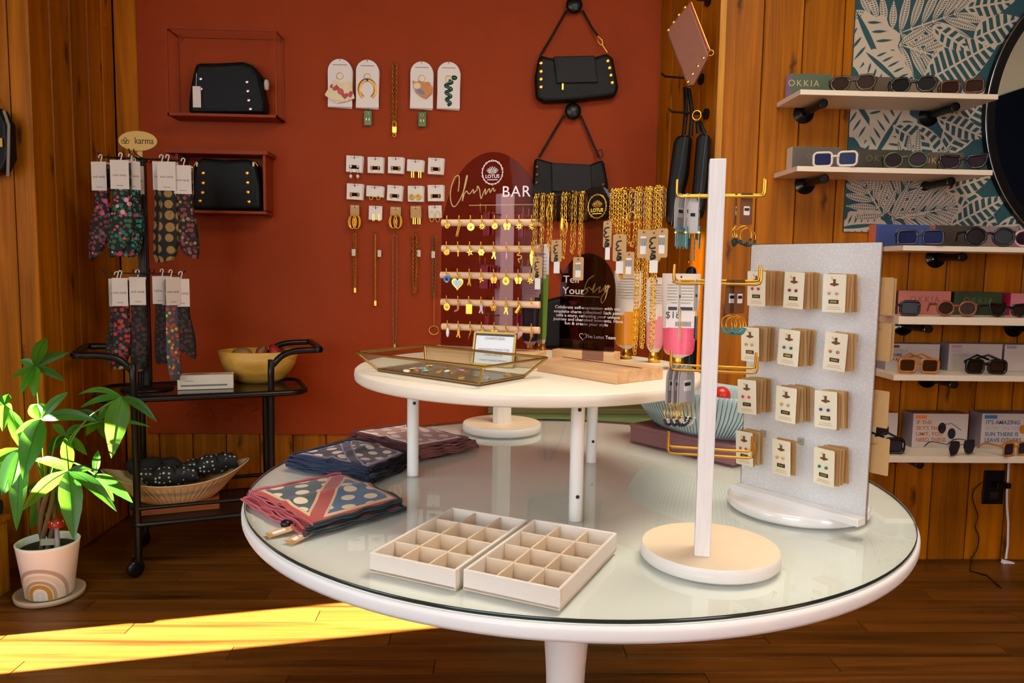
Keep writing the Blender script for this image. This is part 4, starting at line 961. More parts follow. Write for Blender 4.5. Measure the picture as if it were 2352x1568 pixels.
def scarf_pile(names, quad, n, mats, edge, th, lean):
    C = [atZ(x, y, ZT) for x, y in quad]; c0 = sum(C, Vector())/4
    for k in range(n):
        random.seed(100+k+int(quad[0][0])); sc_ = 1-.035*k
        t = thing('silk_scarf', names[k], 'scarf', (c0.x, c0.y, ZT+.0022+k*th), 0, 'folded silk scarves on the table')
        Q = [(p-c0)*sc_+Vector((random.uniform(-.008, .008), random.uniform(-.006, .006), 0)) for p in C]
        for p in Q: p.z = th*.92
        ph = random.uniform(0, 6)
        zf = lambda u, v: .0022*math.sin(u*7+ph)*math.sin(v*5+ph)*min(1, 5*min(u, 1-u, v, 1-v))+(.004*math.exp(-((u-.5)/.05)**2)+.003*u*(1-u)*4 if k == n-1 else 0)-.004*(1-min(1, 12*min(u, 1-u, v, 1-v)))
        put('top_fold', uvquad('top_fold', Q, 24, 20, zf, mats), t)
        put('bottom_fold', uvquad('bottom_fold', [p-Vector((0, 0, th*.9)) for p in Q], 4, 4, lambda u, v: 0, mats), t)
        for e in range(4):
            a, b = Q[e], Q[(e+1) % 4]; em = edge[0] if e in (0, 3) else edge[1]
            rows = 3 if e == 0 else 2
            for r in range(rows):
                P = []; ph2 = random.uniform(0, 6)
                for i in range(25):
                    f = i/24; p = a.lerp(b, f); nrm = Vector(((b-a).y, -(b-a).x, 0)).normalized()
                    p = p+nrm*(.0022*math.sin(f*17+ph2)+(.004 if e == 0 else 0)*math.sin(f*5+r)); p.z = th*(.22+.6*r/max(1, rows-1))-.001+.0008*math.sin(f*23+ph2); P.append(p)
                MB().tube(P, th*(.26 if rows == 3 else .34), 6).build('folded_edge', em, t)
SB = scarfmat('scarf_blue_print', '#3a4f58', '#2f6484', '#b0463c', '#d9b78e', '#e6d5b4', (.46, .545))
SN = scarfmat('scarf_navy_print', '#10111c', '#141a2a', '#16233c', '#8f8cb0', '#e3d8c6', (.40, .47))
SPK = scarfmat('scarf_pink_print', '#b07c70', '#a97a78', '#4c2428', '#e6d9d2', '#e0cfc0', (.49, .525))
scarf_pile(['rose-edged polka dot scarf at the bottom of the blue pile', 'rose-edged polka dot scarf in the middle of the blue pile', 'blue-grey polka dot scarf with red border, on top of its pile'],
           [(572, 1150), (706, 1236), (930, 1172), (780, 1105)], 3, SB, (mat('rose_silk', '#b85d66', .5), mat('slate_silk', '#2c3a40', .5)), .0068, 0)
scarf_pile(['navy polka dot scarf at the bottom of the navy pile', 'navy polka dot scarf, second in the navy pile', 'navy polka dot scarf, third in the navy pile', 'navy polka dot scarf with lilac stripe, on top of its pile'],
           [(655, 1074), (852, 1112), (948, 1070), (812, 1030)], 4, SN, (mat('navy_silk', '#22314e', .5), mat('black_silk', '#12131c', .45)), .0066, 0)
scarf_pile(['dusty pink dotted scarf at the bottom of the pink pile', 'dusty pink dotted scarf, second in the pink pile', 'dusty pink dotted scarf, third in the pink pile', 'dusty pink dotted scarf with maroon border, on top of its pile'],
           [(800, 1014), (962, 1056), (1095, 1030), (938, 992)], 4, SPK, (mat('maroon_silk', '#5b2c30', .5), mat('mauve_silk', '#8a5550', .5)), .0062, 0)
for k, (x, y, rz, lab) in enumerate(((647, 1216, .5, 'small kraft price tag with white sticker beside the rose-edged scarves'), (690, 1228, .95, 'kraft price tag tucked under the rose-edged scarves, nearer the trays'))):
    p = atZ(x, y, ZT+.004); t = thing('price_tag', lab, 'tag', (p.x, p.y, ZT+.0012), rz, None, (.10, -.16, rz))
    MB().box((0, 0, .001), (.046, .020, .0008)).build('card', KRAFT, t, bevel=.0003); MB().box((-.004, 0, .0017), (.02, .008, .0004)).build('sticker', WHITEC, t)
    MB().tube([(.02, 0, .0018), (.026, .004, .006), (.032, .008, .004)], .0006, 5).build('string', INK, t)
b_ = atZ(657, 1196, ZT+.012); o = MB().ball((0, 0, 0), .009, 10, 7, sz=.8).build('security_clip', BLACKM, None, (b_.x, b_.y, ZT+.0072)); tag(o, 'small black round clip on the rose-edged scarf pile', 'clip')

# mauve box with ribbed bowl behind the front stand
xa, xb = Vector((.363, 1.816, 0)), Vector((.541, 1.58, 0)); xu = (xb-xa).normalized(); xang = math.atan2(xu.y, xu.x); xl = (xb-xa).length
MAUVE = mat('mauve_box', '#8a5a5e', .55, 0, .05, 30)
zb_ = atY(1443, 972, 1.816).z-ZT; xc_ = (xa+xb)/2; xn = Vector((-xu.y, xu.x, 0)); xcen = xc_+xn*.07
mx_ = thing('gift_box', 'long mauve box under the ribbed blue bowl', 'box', (xcen.x, xcen.y, ZT), xang)
MB().box((0, 0, zb_*.42), (xl, .14, zb_*.84)).build('body', MAUVE, mx_, bevel=.002)
MB().box((0, 0, zb_*.90), (xl+.003, .143, zb_*.20)).build('lid', MAUVE, mx_, bevel=.002)
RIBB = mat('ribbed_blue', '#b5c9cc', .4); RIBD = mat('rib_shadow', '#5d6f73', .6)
bw = thing('ribbed_bowl', 'pale blue ribbed oval bowl on the mauve box', 'bowl', (xcen.x+xu.x*.012, xcen.y+xu.y*.012, ZT+zb_), xang)
NB = 440
prof = [(.002, 0), (.11, 0), (.125, .008), (.165, .05), (.187, .088), (.19, .102), (.186, .102), (.18, .088), (.155, .05), (.115, .012), (.002, .010)]
mb = MB().lathe(prof, NB, (0, 0, 0), 1.10, .50, rib=lambda a, z: .010*math.cos(110*a+9*z) if .003 < z < .101 else 0)
mb.build('body', RIBB, bw)
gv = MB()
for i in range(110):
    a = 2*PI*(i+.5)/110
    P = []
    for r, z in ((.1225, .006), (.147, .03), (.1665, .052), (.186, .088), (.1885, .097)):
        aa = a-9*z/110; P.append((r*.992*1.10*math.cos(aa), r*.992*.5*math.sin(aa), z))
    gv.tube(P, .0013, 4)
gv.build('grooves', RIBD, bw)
rr_ = atY(1672, 905, 1.62); o = MB().ball((0, 0, 0), .021, 16, 10).build('red_ornament', mat('red_gloss', '#c9271c', .3), None, (rr_.x, 1.665, ZT+zb_+.095)); tag(o, 'round red ornament in the ribbed blue bowl', 'ornament')
# soft-green cabinet behind the table
gp0 = atY(1123, 950, 3.15); gpz = atY(1300, 936, 3.15).z
gc = thing('low_cabinet', 'low sage green cabinet against the terracotta wall behind the table', 'cabinet', (gp0.x+.37, 3.30, 0))
GREENP = mat('sage_green', '#6f8a4e', .6, 0, .05, 20)
MB().box((0, 0, (gpz-.05)/2+.025), (.73, .30, gpz-.05)).build('body', GREENP, gc, bevel=.003); MB().box((0, -.005, gpz-.012), (.75, .32, .024)).build('top', mat('olive_top', '#5a5a2e', .6), gc, bevel=.003)
for s in (-1, 1): d = MB().box((s*.18, -.158, gpz/2), (.34, .014, gpz-.14)).build('door', GREENP, gc, bevel=.003); MB().ball((s*.03, -.172, gpz*.55), .012, 12, 8).build('knob', BRASS, d)
# ================================================================ terracotta wall: box shelves, bags, cards, necklaces
REDM = mat('terracotta_metal', '#8f3a18', .5, 0, 0, 1, 0, 1, .15)
def wpt(px, py, d=0.0): return atY(px, py, YF-d)
# wire box shelf
A = wpt(407, 83); Bp = wpt(652, 87.5); Cp = wpt(652, 283); D1 = .125
w_, h_ = Bp.x-A.x, A.z-Cp.z
ws = thing('wire_box_shelf', 'terracotta wire-framed box shelf, upper of the two on wall', 'shelf', ((A.x+Bp.x)/2, YF, Cp.z))
MB().box((0, -D1/2, .006), (w_, D1, .012)).build('shelf_board', REDM, ws, bevel=.001)
for s in (-1, 1):
    for y in (-D1+.003, -.003): MB().box((s*(w_/2-.003), y, h_/2), (.006, .006, h_)).build('rod', REDM, ws)
    MB().box((s*(w_/2-.003), -D1/2, h_-.003), (.006, D1-.012, .006)).build('rod', REDM, ws)
    MB().box((s*(w_/2-.003), -D1/2, .003), (.006, D1, .006)).build('rod', REDM, ws)
    MB().cyl((s*(w_/2-.018), 0, h_-.012), (s*(w_/2-.018), -.004, h_-.012), .006, n=12).build('screw_tab', REDM, ws)
for y in (-D1+.003, -.003): MB().box((0, y, h_-.003), (w_-.012, .006, .006)).build('rod', REDM, ws)
# closed box shelf
A = wpt(427, 352); Bp = wpt(627, 356); Cp = wpt(627, 496); D2 = .12
w2, h2 = Bp.x-A.x, A.z-Cp.z
bs = thing('box_shelf', 'terracotta open-fronted box shelf, lower of the two on wall', 'shelf', ((A.x+Bp.x)/2, YF, Cp.z))
for c, d in (((-.012, -D2/2-.008, h2-.009), (w2+.05, D2+.016, .018)), ((0, -D2/2, .006), (w2, D2, .012)), ((w2/2-.006, -D2/2, h2/2), (.012, D2, h2-.03)), ((-w2/2+.006, -D2/2, h2/2), (.012, D2, h2-.03)), ((0, -.004, h2/2), (w2-.024, .008, h2-.03))):
    MB().box(c, d).build('panel', REDM, bs, bevel=.001)

def bag_body(out, depth, bev=.014): return MB().prism(out, depth, y0=-depth/2), bev
def studs(parent, pts, m, y, r=.0088):
    for x, z in pts: MB().lathe([(1e-4, .003), (r*.6, .0028), (r, .0012), (r, 0)], 12).build('stud', m, parent, (x, y, z), (PI/2, 0, 0))
def rel(px, py, o, d): p = wpt(px, py, d); return (p.x-o.x, p.z-o.z)
TAGW = mat('hang_tag', '#d9cdbf', .6)
# bag on the upper shelf
o = wpt(527, 264, .075); o.y = YF-.068
b1 = thing('handbag', 'black leather bag with silver studs and white tag on wire shelf', 'handbag', (o.x, o.y, ws.location.z+.012))
base = Vector((o.x, 0, o.z))
out = [rel(x, y, base, .075) for x, y in ((438, 262), (440, 225), (446, 185), (455, 146), (505, 146), (560, 143), (585, 150), (598, 170), (606, 205), (613, 235), (613, 262))]
out = [(x, max(0, z)) for x, z in out]
MB().prism(out, .09, y0=-.045).build('body', BLACKL, b1, bevel=.02, seg=3)
MB().tube([(rel(x, y, base, .075)[0], -.002, rel(x, y, base, .075)[1]+.002) for x, y in ((498, 145), (530, 144), (560, 142), (580, 147), (590, 158))], .0035, 6).build('zip', mat('zip_brown', '#6d5524', .35, .7), b1)
studs(b1, [rel(x, y, base, .10) for x, y in ((463, 180), (464, 203), (569, 187), (571, 208), (573, 229), (577, 249))], SILVER, -.045)
MB().box((0, 0, 0), (.034, .0015, .088)).build('hang_tag', TAGW, b1, (rel(452, 220, base, .12)[0], -.052, rel(452, 220, base, .12)[1]), bevel=.0004)
MB().tube([(rel(450, 197, base, .12)[0], -.051, rel(450, 197, base, .12)[1]), (rel(450, 165, base, .12)[0], -.046, rel(450, 165, base, .12)[1])], .0012, 5).build('tag_string', TAGW, b1)
MB().tube([(rel(x, y, base, .07)[0], 0, rel(x, y, base, .07)[1]) for x, y in ((598, 172), (606, 180), (612, 190))], .006, 8).build('strap', BLACKL, b1)
MB().lathe([(.002, .0), (.010, .004), (.012, .030), (.008, .044), (.002, .046)], 10, (rel(612, 205, base, .07)[0], 0, rel(612, 205, base, .07)[1])).build('wrapped_clasp', mat('tissue', '#c9bda8', .8), b1)
# bag in the lower box
o = wpt(525, 486, .07); base = Vector((o.x, 0, o.z))
b2 = thing('handbag', 'black leather bag with gold studs inside the box shelf', 'handbag', (o.x, YF-.065, bs.location.z+.012))
out = [(x, max(0, z)) for x, z in [rel(x, y, base, .07) for x, y in ((442, 484), (447, 420), (452, 375), (470, 365), (520, 370), (575, 367), (592, 380), (603, 430), (605, 484))]]
MB().prism(out, .08, y0=-.04).build('body', BLACKL, b2, bevel=.018, seg=3)
studs(b2, [rel(x, y, base, .1) for x, y in ((467, 398), (467, 421), (466, 443), (460, 462), (568, 398), (569, 420), (570, 442), (572, 464))], GOLD, -.04, .0092)
for s, px in ((-1, 455), (1, 588)):
    q = rel(px, 372, base, .08); MB().tube([(q[0]-.008*s, -.03, q[1]-.016), (q[0], -.034, q[1]-.002), (q[0]+.012*s, -.03, q[1]-.020)], .0024, 6).build('clasp', GOLD, b2)
    MB().box((q[0]-.004*s, -.038, q[1]-.014), (.008, .004, .018)).build('tissue_wrap', TAGW, b2)

# black knob hooks with hanging bags
def hanging_bag(label, hook_px, body, strap_l, strap_r, flap, stud_pts, sm, zipp=None, clasp=True, depth=.06):
    h = wpt(*hook_px, .03); t = thing('handbag', label, 'handbag', (h.x, YF, h.z), 0, 'black bags hung on the terracotta wall')
    base = Vector((h.x, 0, h.z)); R_ = lambda x, y, d=.05: rel(x, y, base, d)
    MB().prism([R_(x, y) for x, y in body], depth, y0=-depth-.006).build('body', BLACKL, t, bevel=.017, seg=3)
    if flap: 
        f_ = MB().prism([R_(x, y, .07) for x, y in flap], .014, y0=-depth-.017).build('flap', mat('black_leather_flap', '#1b1918', .55, 0, .2, 60, .25, 500, .25), t, bevel=.005)
    for i, st_ in enumerate((strap_l, strap_r)):
        P = [(R_(x, y, .03)[0], -.02-.012*k/(len(st_)-1), R_(x, y, .03)[1]) for k, (x, y) in enumerate(st_)]
        MB().tube(P, .0048, 6, flat=.45).build('strap', BLACKL, t)
    studs(t, [R_(x, y, .07) for x, y in stud_pts], sm, -depth-.006, .0095)
    if zipp: q = R_(*zipp, .07); MB().box((q[0], -depth-.019, q[1]), (.007, .003, .026)).build('zip_pull', GOLD, t)
    if clasp:
        pts = [R_(x, y, .05) for x, y in clasp]; MB().tube([(x, -.036, z) for x, z in pts], .0026, 6, True).build('clasp', GOLD if sm is GOLD else BLACKM, t)
    return t
def knob(label, px, py, r=.036):
    p = wpt(px, py, .02); t = thing('bag_hook', label, 'hook', (p.x, YF, p.z))
    MB().cyl((0, 0, 0), (0, -.034, 0), .016, n=16).build('stem', BLACKM, t); MB().lathe([(1e-4, .012), (r*.7, .011), (r, .004), (r, -.004), (r*.8, -.008), (1e-4, -.008)], 28).build('disc', BLACKM, t, (0, -.036, 0), (PI/2, 0, 0))
knob('black round wall knob above the upper hanging bag', 1318, 14); knob('black round wall knob above the lower hanging bag', 1315, 257)
hanging_bag('black flap bag with gold studs, upper of two hung bags', (1318, 30), [(1231, 226), (1228, 175), (1238, 127), (1262, 133), (1300, 138), (1360, 134), (1395, 122), (1408, 135), (1420, 200), (1414, 222), (1330, 232), (1250, 236)],
            [(1302, 22), (1270, 80), (1240, 130)], [(1338, 22), (1358, 60), (1372, 82)], [(1271, 130), (1366, 128), (1374, 190), (1278, 192)],
            [(1243, 144), (1243, 163), (1243, 181), (1243, 199), (1397, 139), (1401, 155), (1404, 172), (1407, 189)], GOLD, (1292, 200), [(1374, 80), (1384, 90), (1386, 99), (1380, 101), (1374, 92)])
MB().tube([(rel(x, y, Vector((wpt(1318, 30, .03).x, 0, wpt(1318, 30, .03).z)), .05)[0], -.036, rel(x, y, Vector((wpt(1318, 30, .03).x, 0, wpt(1318, 30, .03).z)), .05)[1]) for x, y in ((1384, 100), (1396, 118))], .0024, 6).build('clasp_link', GOLD, bpy.data.objects['handbag.002'])
hanging_bag('black flap bag with dark studs, lower of two hung bags', (1315, 272), [(1226, 500), (1222, 440), (1228, 362), (1262, 372), (1300, 380), (1356, 378), (1386, 366), (1396, 420), (1402, 500), (1330, 512)],
            [(1296, 264), (1268, 310), (1238, 362)], [(1334, 264), (1352, 305), (1362, 330), (1376, 362)], [(1266, 374), (1357, 378), (1361, 446), (1268, 440)],
            [(1234, 383), (1234, 401), (1233, 419), (1386, 424)], mat('bronze_stud', '#5a3a20', .35, .9), None, [(1372, 346), (1382, 342), (1386, 354), (1380, 364), (1372, 358)])
hanging_bag('plain black bag hung low behind the acrylic signs', (1268, 590), [(1236, 800), (1240, 740), (1252, 690), (1290, 680), (1316, 700), (1322, 800)], [(1262, 590), (1256, 640), (1254, 690)], [(1272, 590), (1296, 640), (1310, 700)], None, [], GOLD, None, False)

# keychain cards
def wire_hook(t, ln=.03): MB().tube([(0, .0, .004), (0, -ln, .004), (0, -ln-.003, .008)], .0013, 5).build('hook', HOOKM, t)
def keychain(label, px, py, w, h, kind, m):
    p = wpt(px, py, .02); t = thing('keychain_card', label, 'keychain', (p.x, YF, p.z), 0, 'enamel keychains in the top row')
    wire_hook(t)
    for k in range(3): MB().prism(arch(w, h-w/2, w/2, 14, .002*k, -h+.012-.0015*k), .0012).build('card', WHITEC, t, (0, -.024+.007*k, 0), (0, .02*k, .02*k))
    MB().box((0, -.0247, -.014), (w*.6, .0004, .003)).build('print', GREYP, t)
    MB().tube([(.019*math.cos(2*PI*i/20)*.75, -.027, -.062+.019*math.sin(2*PI*i/20)*.75) for i in range(20)], .0012, 5, True).build('split_ring', GOLD, t)
    zc = -.115
    if kind == 'cards':
        for k, (dx, rot, col) in enumerate(((-.012, .55, 0), (.016, -.3, 0), (.004, .05, 0))):
            q = MB().prism(rrect(.052, .058, .004), .004).build('enamel_card', mat('enamel_ivory', '#e3d5a4', .3), t, (dx, -.032-.002*k, zc-.012), (0, rot, 0))
            MB().prism(heart(.012), .001, y0=-.001).build('heart', mat('enamel_red', '#b3202a', .3), q, (.014, 0, -.012)); MB().prism(heart(.012), .001, y0=-.001).build('heart', mat('enamel_red', '#b3202a', .3), q, (-.014, 0, .010), (0, PI, 0))
            if k == 2: MB().prism(ell(.010, .010, 14, 0, 0), .002, y0=-.002).build('rose', mat('enamel_rose', '#c8402a', .3), q)
        MB().lathe([(1e-4, -.01), (.006, -.006), (.004, .006), (1e-4, .008)], 10, (-.01, -.03, -.085)).build('clasp', GOLD, t)
    elif kind == 'horseshoe':
        P = [(.026*math.cos(a)*(1 if 1 else 1), -.032, zc+.030*math.sin(a)) for a in [math.radians(-58+ (296)*i/22) for i in range(23)]]
        MB().tube(P, .0075, 8, flat=.6).build('horseshoe', mat('glitter_gold', '#c9964a', .35, .7, .4, 500), t); MB().ball((0, -.037, zc+.03), .004, 8, 6).build('stone', mat('blue_stone', '#3350a0', .2), t)
    elif kind == 'cat':
        tabby = mat('enamel_tabby', '#c9833c', .35, 0, .35, 60)
        MB().prism([(-.030, .012), (-.034, .026), (-.020, .020), (-.012, .026), (.0, .020), (.020, .022), (.032, .004), (.030, -.014), (.012, -.032), (-.004, -.026), (-.022, -.012)], .006).build('figure', tabby, t, (.004, -.034, zc+.006), bevel=.0015)
        MB().prism(ell(.012, .010, 16), .002).build('face', mat('enamel_cream', '#e6cfa0', .35), t, (-.014, -.0355, zc+.014)); MB().prism(ell(.014, .007, 14), .002).build('bandana', mat('enamel_slate', '#6f7fa0', .35), t, (-.002, -.0355, zc-.004), (0, .5, 0))
        for s in (-1, 1): MB().ball((-.014+s*.004, -.0362, zc+.016), .0013, 6, 5).build('eye', INK, t)
    else:
        P = [(.012*math.sin(i*.9)*(1-.02*i), -.033, zc+.035-i*.0032) for i in range(26)]
        MB().tube(smoothpath(P, 2), .0058, 7).build('snake', mat('enamel_emerald', '#1d4a38', .2, .2, .3, 200), t); MB().ball((.018, -.034, zc+.044), .008, 10, 7, sx=1.3).build('head', MATS['enamel_emerald'], t)
        MB().tube([(.004, -.033, zc+.02), (.010, -.033, zc+.05)], .0014, 5).build('pin', GOLD, t)
    K_ = 1.35; cpt = Vector((0, -.030, zc))
    for ch in t.children:
        if ch.name.split('.')[0] not in ('hook', 'card', 'print', 'split_ring'): ch.location = cpt*(1-K_)+Vector(ch.location)*K_; ch.scale = (K_, 1, K_); ch.location.y = ch.location.y/K_ if ch.location.y < -.04 else ch.location.y
    return t
cw, ch_ = .106, .205
keychain('white arched keychain card with rose playing-card charm', 781, 142, cw, ch_, 'cards', None)
keychain('white arched keychain card with gold horseshoe charm', 844, 144, cw*.94, ch_, 'horseshoe', None)
keychain('white arched keychain card with orange cat charm', 969, 148, cw*.94, ch_*.98, 'cat', None)
keychain('white arched keychain card with green coiled snake charm', 1031, 149, cw*.94, ch_*.98, 'snake', None)
for px, py, l in ((845, 252, 'below the horseshoe card'), (970, 255, 'below the cat card')):
    p = wpt(px, py, .02); t = thing('resin_pendant', 'small green resin pendant with gold eyelet %s' % l, 'pendant', (p.x, YF, p.z), 0, 'green resin pendants')
    wire_hook(t, .016); MB().prism(rrect(.034, .064, .005, 0, -.036), .006, y0=-.024).build('block', mat('green_resin', '#4a6b1e', .2), t, bevel=.001)
    MB().tube([(.006*math.cos(2*PI*i/12), -.026, -.018+.006*math.sin(2*PI*i/12)) for i in range(12)], .0013, 5, True).build('eyelet', GOLD, t)
    for s in (-1, 1): MB().box((s*.006, -.0248, -.042), (.003, .001, .010)).build('inlay', GOLD, t)
# lock necklace between the keychains
def wall_chain(label, px, y0, y1, L_, w_, r_, m, width=6, low=None, pend=None, tagm=None):
    p = wpt(px, y0, .02); t = thing('necklace', label, 'necklace', (p.x, YF, p.z), 0, 'necklaces on the terracotta wall')
    wire_hook(t, .02); zl = wpt(px, y1, .02).z-p.z; ww = width/1747*3.4
    path = [(0, -.018, .003), (-ww/2, -.019, -.006), (-ww/2, -.019, zl*.6), (-ww*.3, -.019, zl+.005), (0, -.019, zl), (ww*.3, -.019, zl+.005), (ww/2, -.019, zl*.6), (ww/2, -.019, -.006), (0, -.018, .003)]
    mb = MB(); chain_links(mb, path, L_*1.3, w_*1.5, r_*1.45, n=6, k=3); mb.build('chain', m, t)
    if pend == 'lock':
        MB().box((0, -.020, zl-.030), (.022, .006, .030)).build('padlock', GOLD, t, bevel=.002); MB().tube([(-.007, -.02, zl-.015), (-.007, -.02, zl+.002), (0, -.02, zl+.008), (.007, -.02, zl+.002), (.007, -.02, zl-.015)], .0018, 6).build('shackle', GOLD, t)
        MB().tube([(.007*math.cos(2*PI*i/12), -.02, zl-.053+.007*math.sin(2*PI*i/12)) for i in range(12)], .0018, 5, True).build('ring', GOLD, t)
    elif pend == 'bit':
        MB().tube([(0, -.019, zl), (0, -.019, zl-.13)], .0012, 5).build('drop', GOLD, t)
        MB().tube([(.022*math.cos(a), -.019, zl-.155+.020*math.sin(a)) for a in [2*PI*i/16 for i in range(16)]], .0022, 5, True).build('bit', GOLD, t)
    elif pend: MB().box((0, -.02, zl-.012), (.010, .003, .022)).build('pendant', m, t)
    if tagm: MB().box((tagm*.012, -.021, -.085), (.016, .001, .030)).build('tag', TAGW, t, (0, 0, 0), (0, .0, .3))
    return t
OLDG = mat('old_gold', '#dda73c', .35, 1.0); PALEG = mat('pale_gold', '#b89a6a', .4, 1.0)
wall_chain('gold chain necklace with padlock hanging between keychain cards', 906, 146, 282, .010, .0055, .0012, OLDG, 9, pend='lock')
wall_chain('short double gold chain with charm below first earring column', 815, 536, 660, .008, .004, .0010, OLDG, 5, pend='x', tagm=-1)
wall_chain('fine single gold lariat below second earring column', 862, 538, 690, .006, .003, .0008, GOLD, 2, pend='x', tagm=1)
wall_chain('long fine dark chain below third earring column', 907, 540, 790, .012, .003, .0007, PALEG, 9, pend='x')
wall_chain('bundled heavy gold chains below fourth earring column', 953, 538, 674, .009, .006, .0014, OLDG, 9, tagm=1)
wall_chain('antique gold chain with horse-bit pendant below fifth earring column', 998, 541, 680, .009, .005, .0012, PALEG, 8, pend='bit', tagm=-1)
# earring cards
rowsE = [[(814, 362, 35, 36, 'pearl drop studs', 'drop'), (862, 365, 34, 35, 'tiny white studs', 'stud'), (909, 365, 34, 36, 'small huggie hoops', 'stud'), (954, 371, 36, 26, 'short gold bars hanging below', 'bars'), (1001, 367, 34, 36, 'oval gold studs', 'stud')],
         [(815, 426, 35, 35, 'teardrop studs', 'stud'), (861, 431, 37, 24, 'tiny dangling hoops', 'hoops'), (907, 430, 33, 34, 'fine gold studs', 'stud'), (954, 431, 34, 35, 'gold spiral discs', 'spiral'), (1000, 429, 35, 36, 'small gold hoops', 'stud')],
         [(815, 475, 20, 27, 'wide gold hoops on kraft', 'bighoop'), (863, 477, 30, 31, 'thin gold sticks', 'sticks'), (909, 479, 24, 22, 'twisted gold hoops on kraft', 'bighoop'), (955, 477, 24, 27, 'gold bar drops on kraft', 'bars'), (999, 476, 30, 28, 'long gold loops', 'loops')]]
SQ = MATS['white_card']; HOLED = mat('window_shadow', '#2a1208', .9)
for r, row in enumerate(rowsE):
    for c, (px, py, wpx_, hpx, dsc, kind) in enumerate(row):
        p = wpt(px, py, .02); s_ = 3.47/1747; w, h = wpx_*s_, hpx*s_
        kraft = 'kraft' in dsc
        t = thing('earring_card', '%s card with %s, %s row, %s column' % ('tan' if kraft else 'white', dsc.replace(' on kraft', ''), ('top', 'middle', 'bottom')[r], ORD[c]), 'earring card', (p.x, YF, p.z), 0, 'earring cards on the terracotta wall')
        wire_hook(t, .024); cm = KRAFT if kraft else SQ; rot = random.uniform(-.05, .05)
        layers = 1 if kraft else (4 if r < 2 else 1)
        win = kind in ('drop', 'stud') and not kraft
        for k in range(layers):
            y = -.022+.0045*k; dx = .0022*k
            if win:
                fr = MB(); wz0, wz1, wx = -h*.80, -h*.56, w*.32
                fr.box((dx, y, (-h+wz0)/2), (w, .001, h+wz0)).box((dx, y, (wz1)/2), (w, .001, -wz1))
                for s in (-1, 1): fr.box((dx+s*(wx+w/2)/2, y, (wz0+wz1)/2), (w/2-wx, .001, wz1-wz0))
                fr.build('card', cm, t, (0, 0, .008), (0, rot+.012*k, 0))
            else: MB().prism(rrect(w, h, .003, dx, -h/2), .001).build('card', cm, t, (0, y, .008), (0, rot+.012*k, 0))
        MB().cyl((0, -.0226, -.002), (0, -.0229, -.002), .0032, n=10).build('hole', INK, t)
        MB().box((0, -.0228, .001), (w*.55, .0003, .0016)).build('print', GREYP if not kraft else WHITEPRINT, t)
        if win: MB().box((.004, -.002, -h*.62), (w*.6, .001, h*.3)).build('window_shadow', HOLED, t)
        zz = -h*.48
        for s in (-1, 1):
            x = s*w*.22; e = MB()
            if kind in ('stud',): e.ball((x, -.025, zz-.004), .0050, 8, 6); e.ball((x, -.025, zz-.013), .0044, 8, 6, sz=1.2)
            elif kind == 'drop':
                for q in range(3): e.ball((x, -.026, zz-.004-q*.022), .0055+.001*q, 8, 6, sz=1.2)
            elif kind == 'spiral': e.tube([(x+(.014-.0006*i)*math.cos(i*.75), -.025, -h*.62+(.014-.0006*i)*math.sin(i*.75)) for i in range(22)], .0022, 5)
            elif kind == 'bars':
                for q in (0, .009): e.box((x+q, -.025, -h-.006), (.004, .003, .028))
            elif kind == 'hoops': e.tube([(x+.008*math.cos(2*PI*i/12), -.025, -h+.002+.008*math.sin(2*PI*i/12)) for i in range(12)], .0018, 5, True)
            elif kind == 'bighoop':
                for q in (0, 1): e.tube([(x+(.012+.006*q)*math.cos(2*PI*i/16), -.026-.004*q, -h-.014+.030*math.sin(2*PI*i/16)) for i in range(16)], .0030, 6, True)
            elif kind == 'sticks':
                for q in (0, .006): e.box((x+q, -.0245, -h*.7), (.0022, .002, h*.5))
            else: e.tube([(x+.010*math.cos(2*PI*i/14), -.025, -h*.75+.024*math.sin(2*PI*i/14)) for i in range(14)], .0016, 5, True)
            e.build('earring', PEARL if (kind == 'drop') else OLDG if kind in ('bighoop',) else GOLD, t)

# ---------------------------------------------------------------- return wall: hooks, pouch, bags
def onret(px, py, d): return onp(px, py, RET_P+RET_N*d, RET_N)
def ret_frame(px, py, d):
    p = onret(px, py, d); return p
def ret_thing(name, label, cat, px, py, d, rz=None):
    p = onret(px, py, d); return thing(name, label, cat, p, rang if rz is None else rz), p
# brown pouch: hangs roughly facing the room
pp = onret(1590, 150, .14); pz = thing('leather_pouch', 'brown leather zip pouch with gold studs hung by one corner', 'pouch', (pp.x, pp.y, pp.z), rang+.95)
ppn = Vector((math.sin(rang+.95), -math.cos(rang+.95), 0)); PZI = pz.matrix_basis.inverted()
def pzl(x, y, d=0): q = PZI @ onp(x, y, pp+ppn*d, ppn); return (q.x, q.z)
MB().prism([pzl(x, y) for x, y in ((1585, 6), (1533, 70), (1535, 84), (1580, 200), (1594, 198), (1630, 128), (1626, 116))], .024, y0=-.012).build('body', BROWNLEATHER, pz, bevel=.006)
zz_ = [pzl(1584, 8), pzl(1626, 116)]; MB().tube([(zz_[0][0]+.004, -.006, zz_[0][1]), (zz_[1][0]+.003, -.006, zz_[1][1])], .006, 6).build('zip_tape', mat('zip_red', '#a3241c', .45), pz); MB().tube([(zz_[0][0]+.008, -.010, zz_[0][1]), (zz_[1][0]+.008, -.010, zz_[1][1])], .0028, 6).build('zip', GOLD, pz)
studs(pz, [pzl(x, y, .012) for x, y in ((1573, 17), (1559, 34), (1547, 51), (1535, 69), (1616, 133), (1603, 152), (1591, 170), (1580, 188))], GOLD, -.012, .006)
q = pzl(1633, 122); MB().tube([(q[0]+.010*math.cos(2*PI*i/14), -.004, q[1]+.010*math.sin(2*PI*i/14)) for i in range(14)], .002, 5, True).build('ring', GOLD, pz)
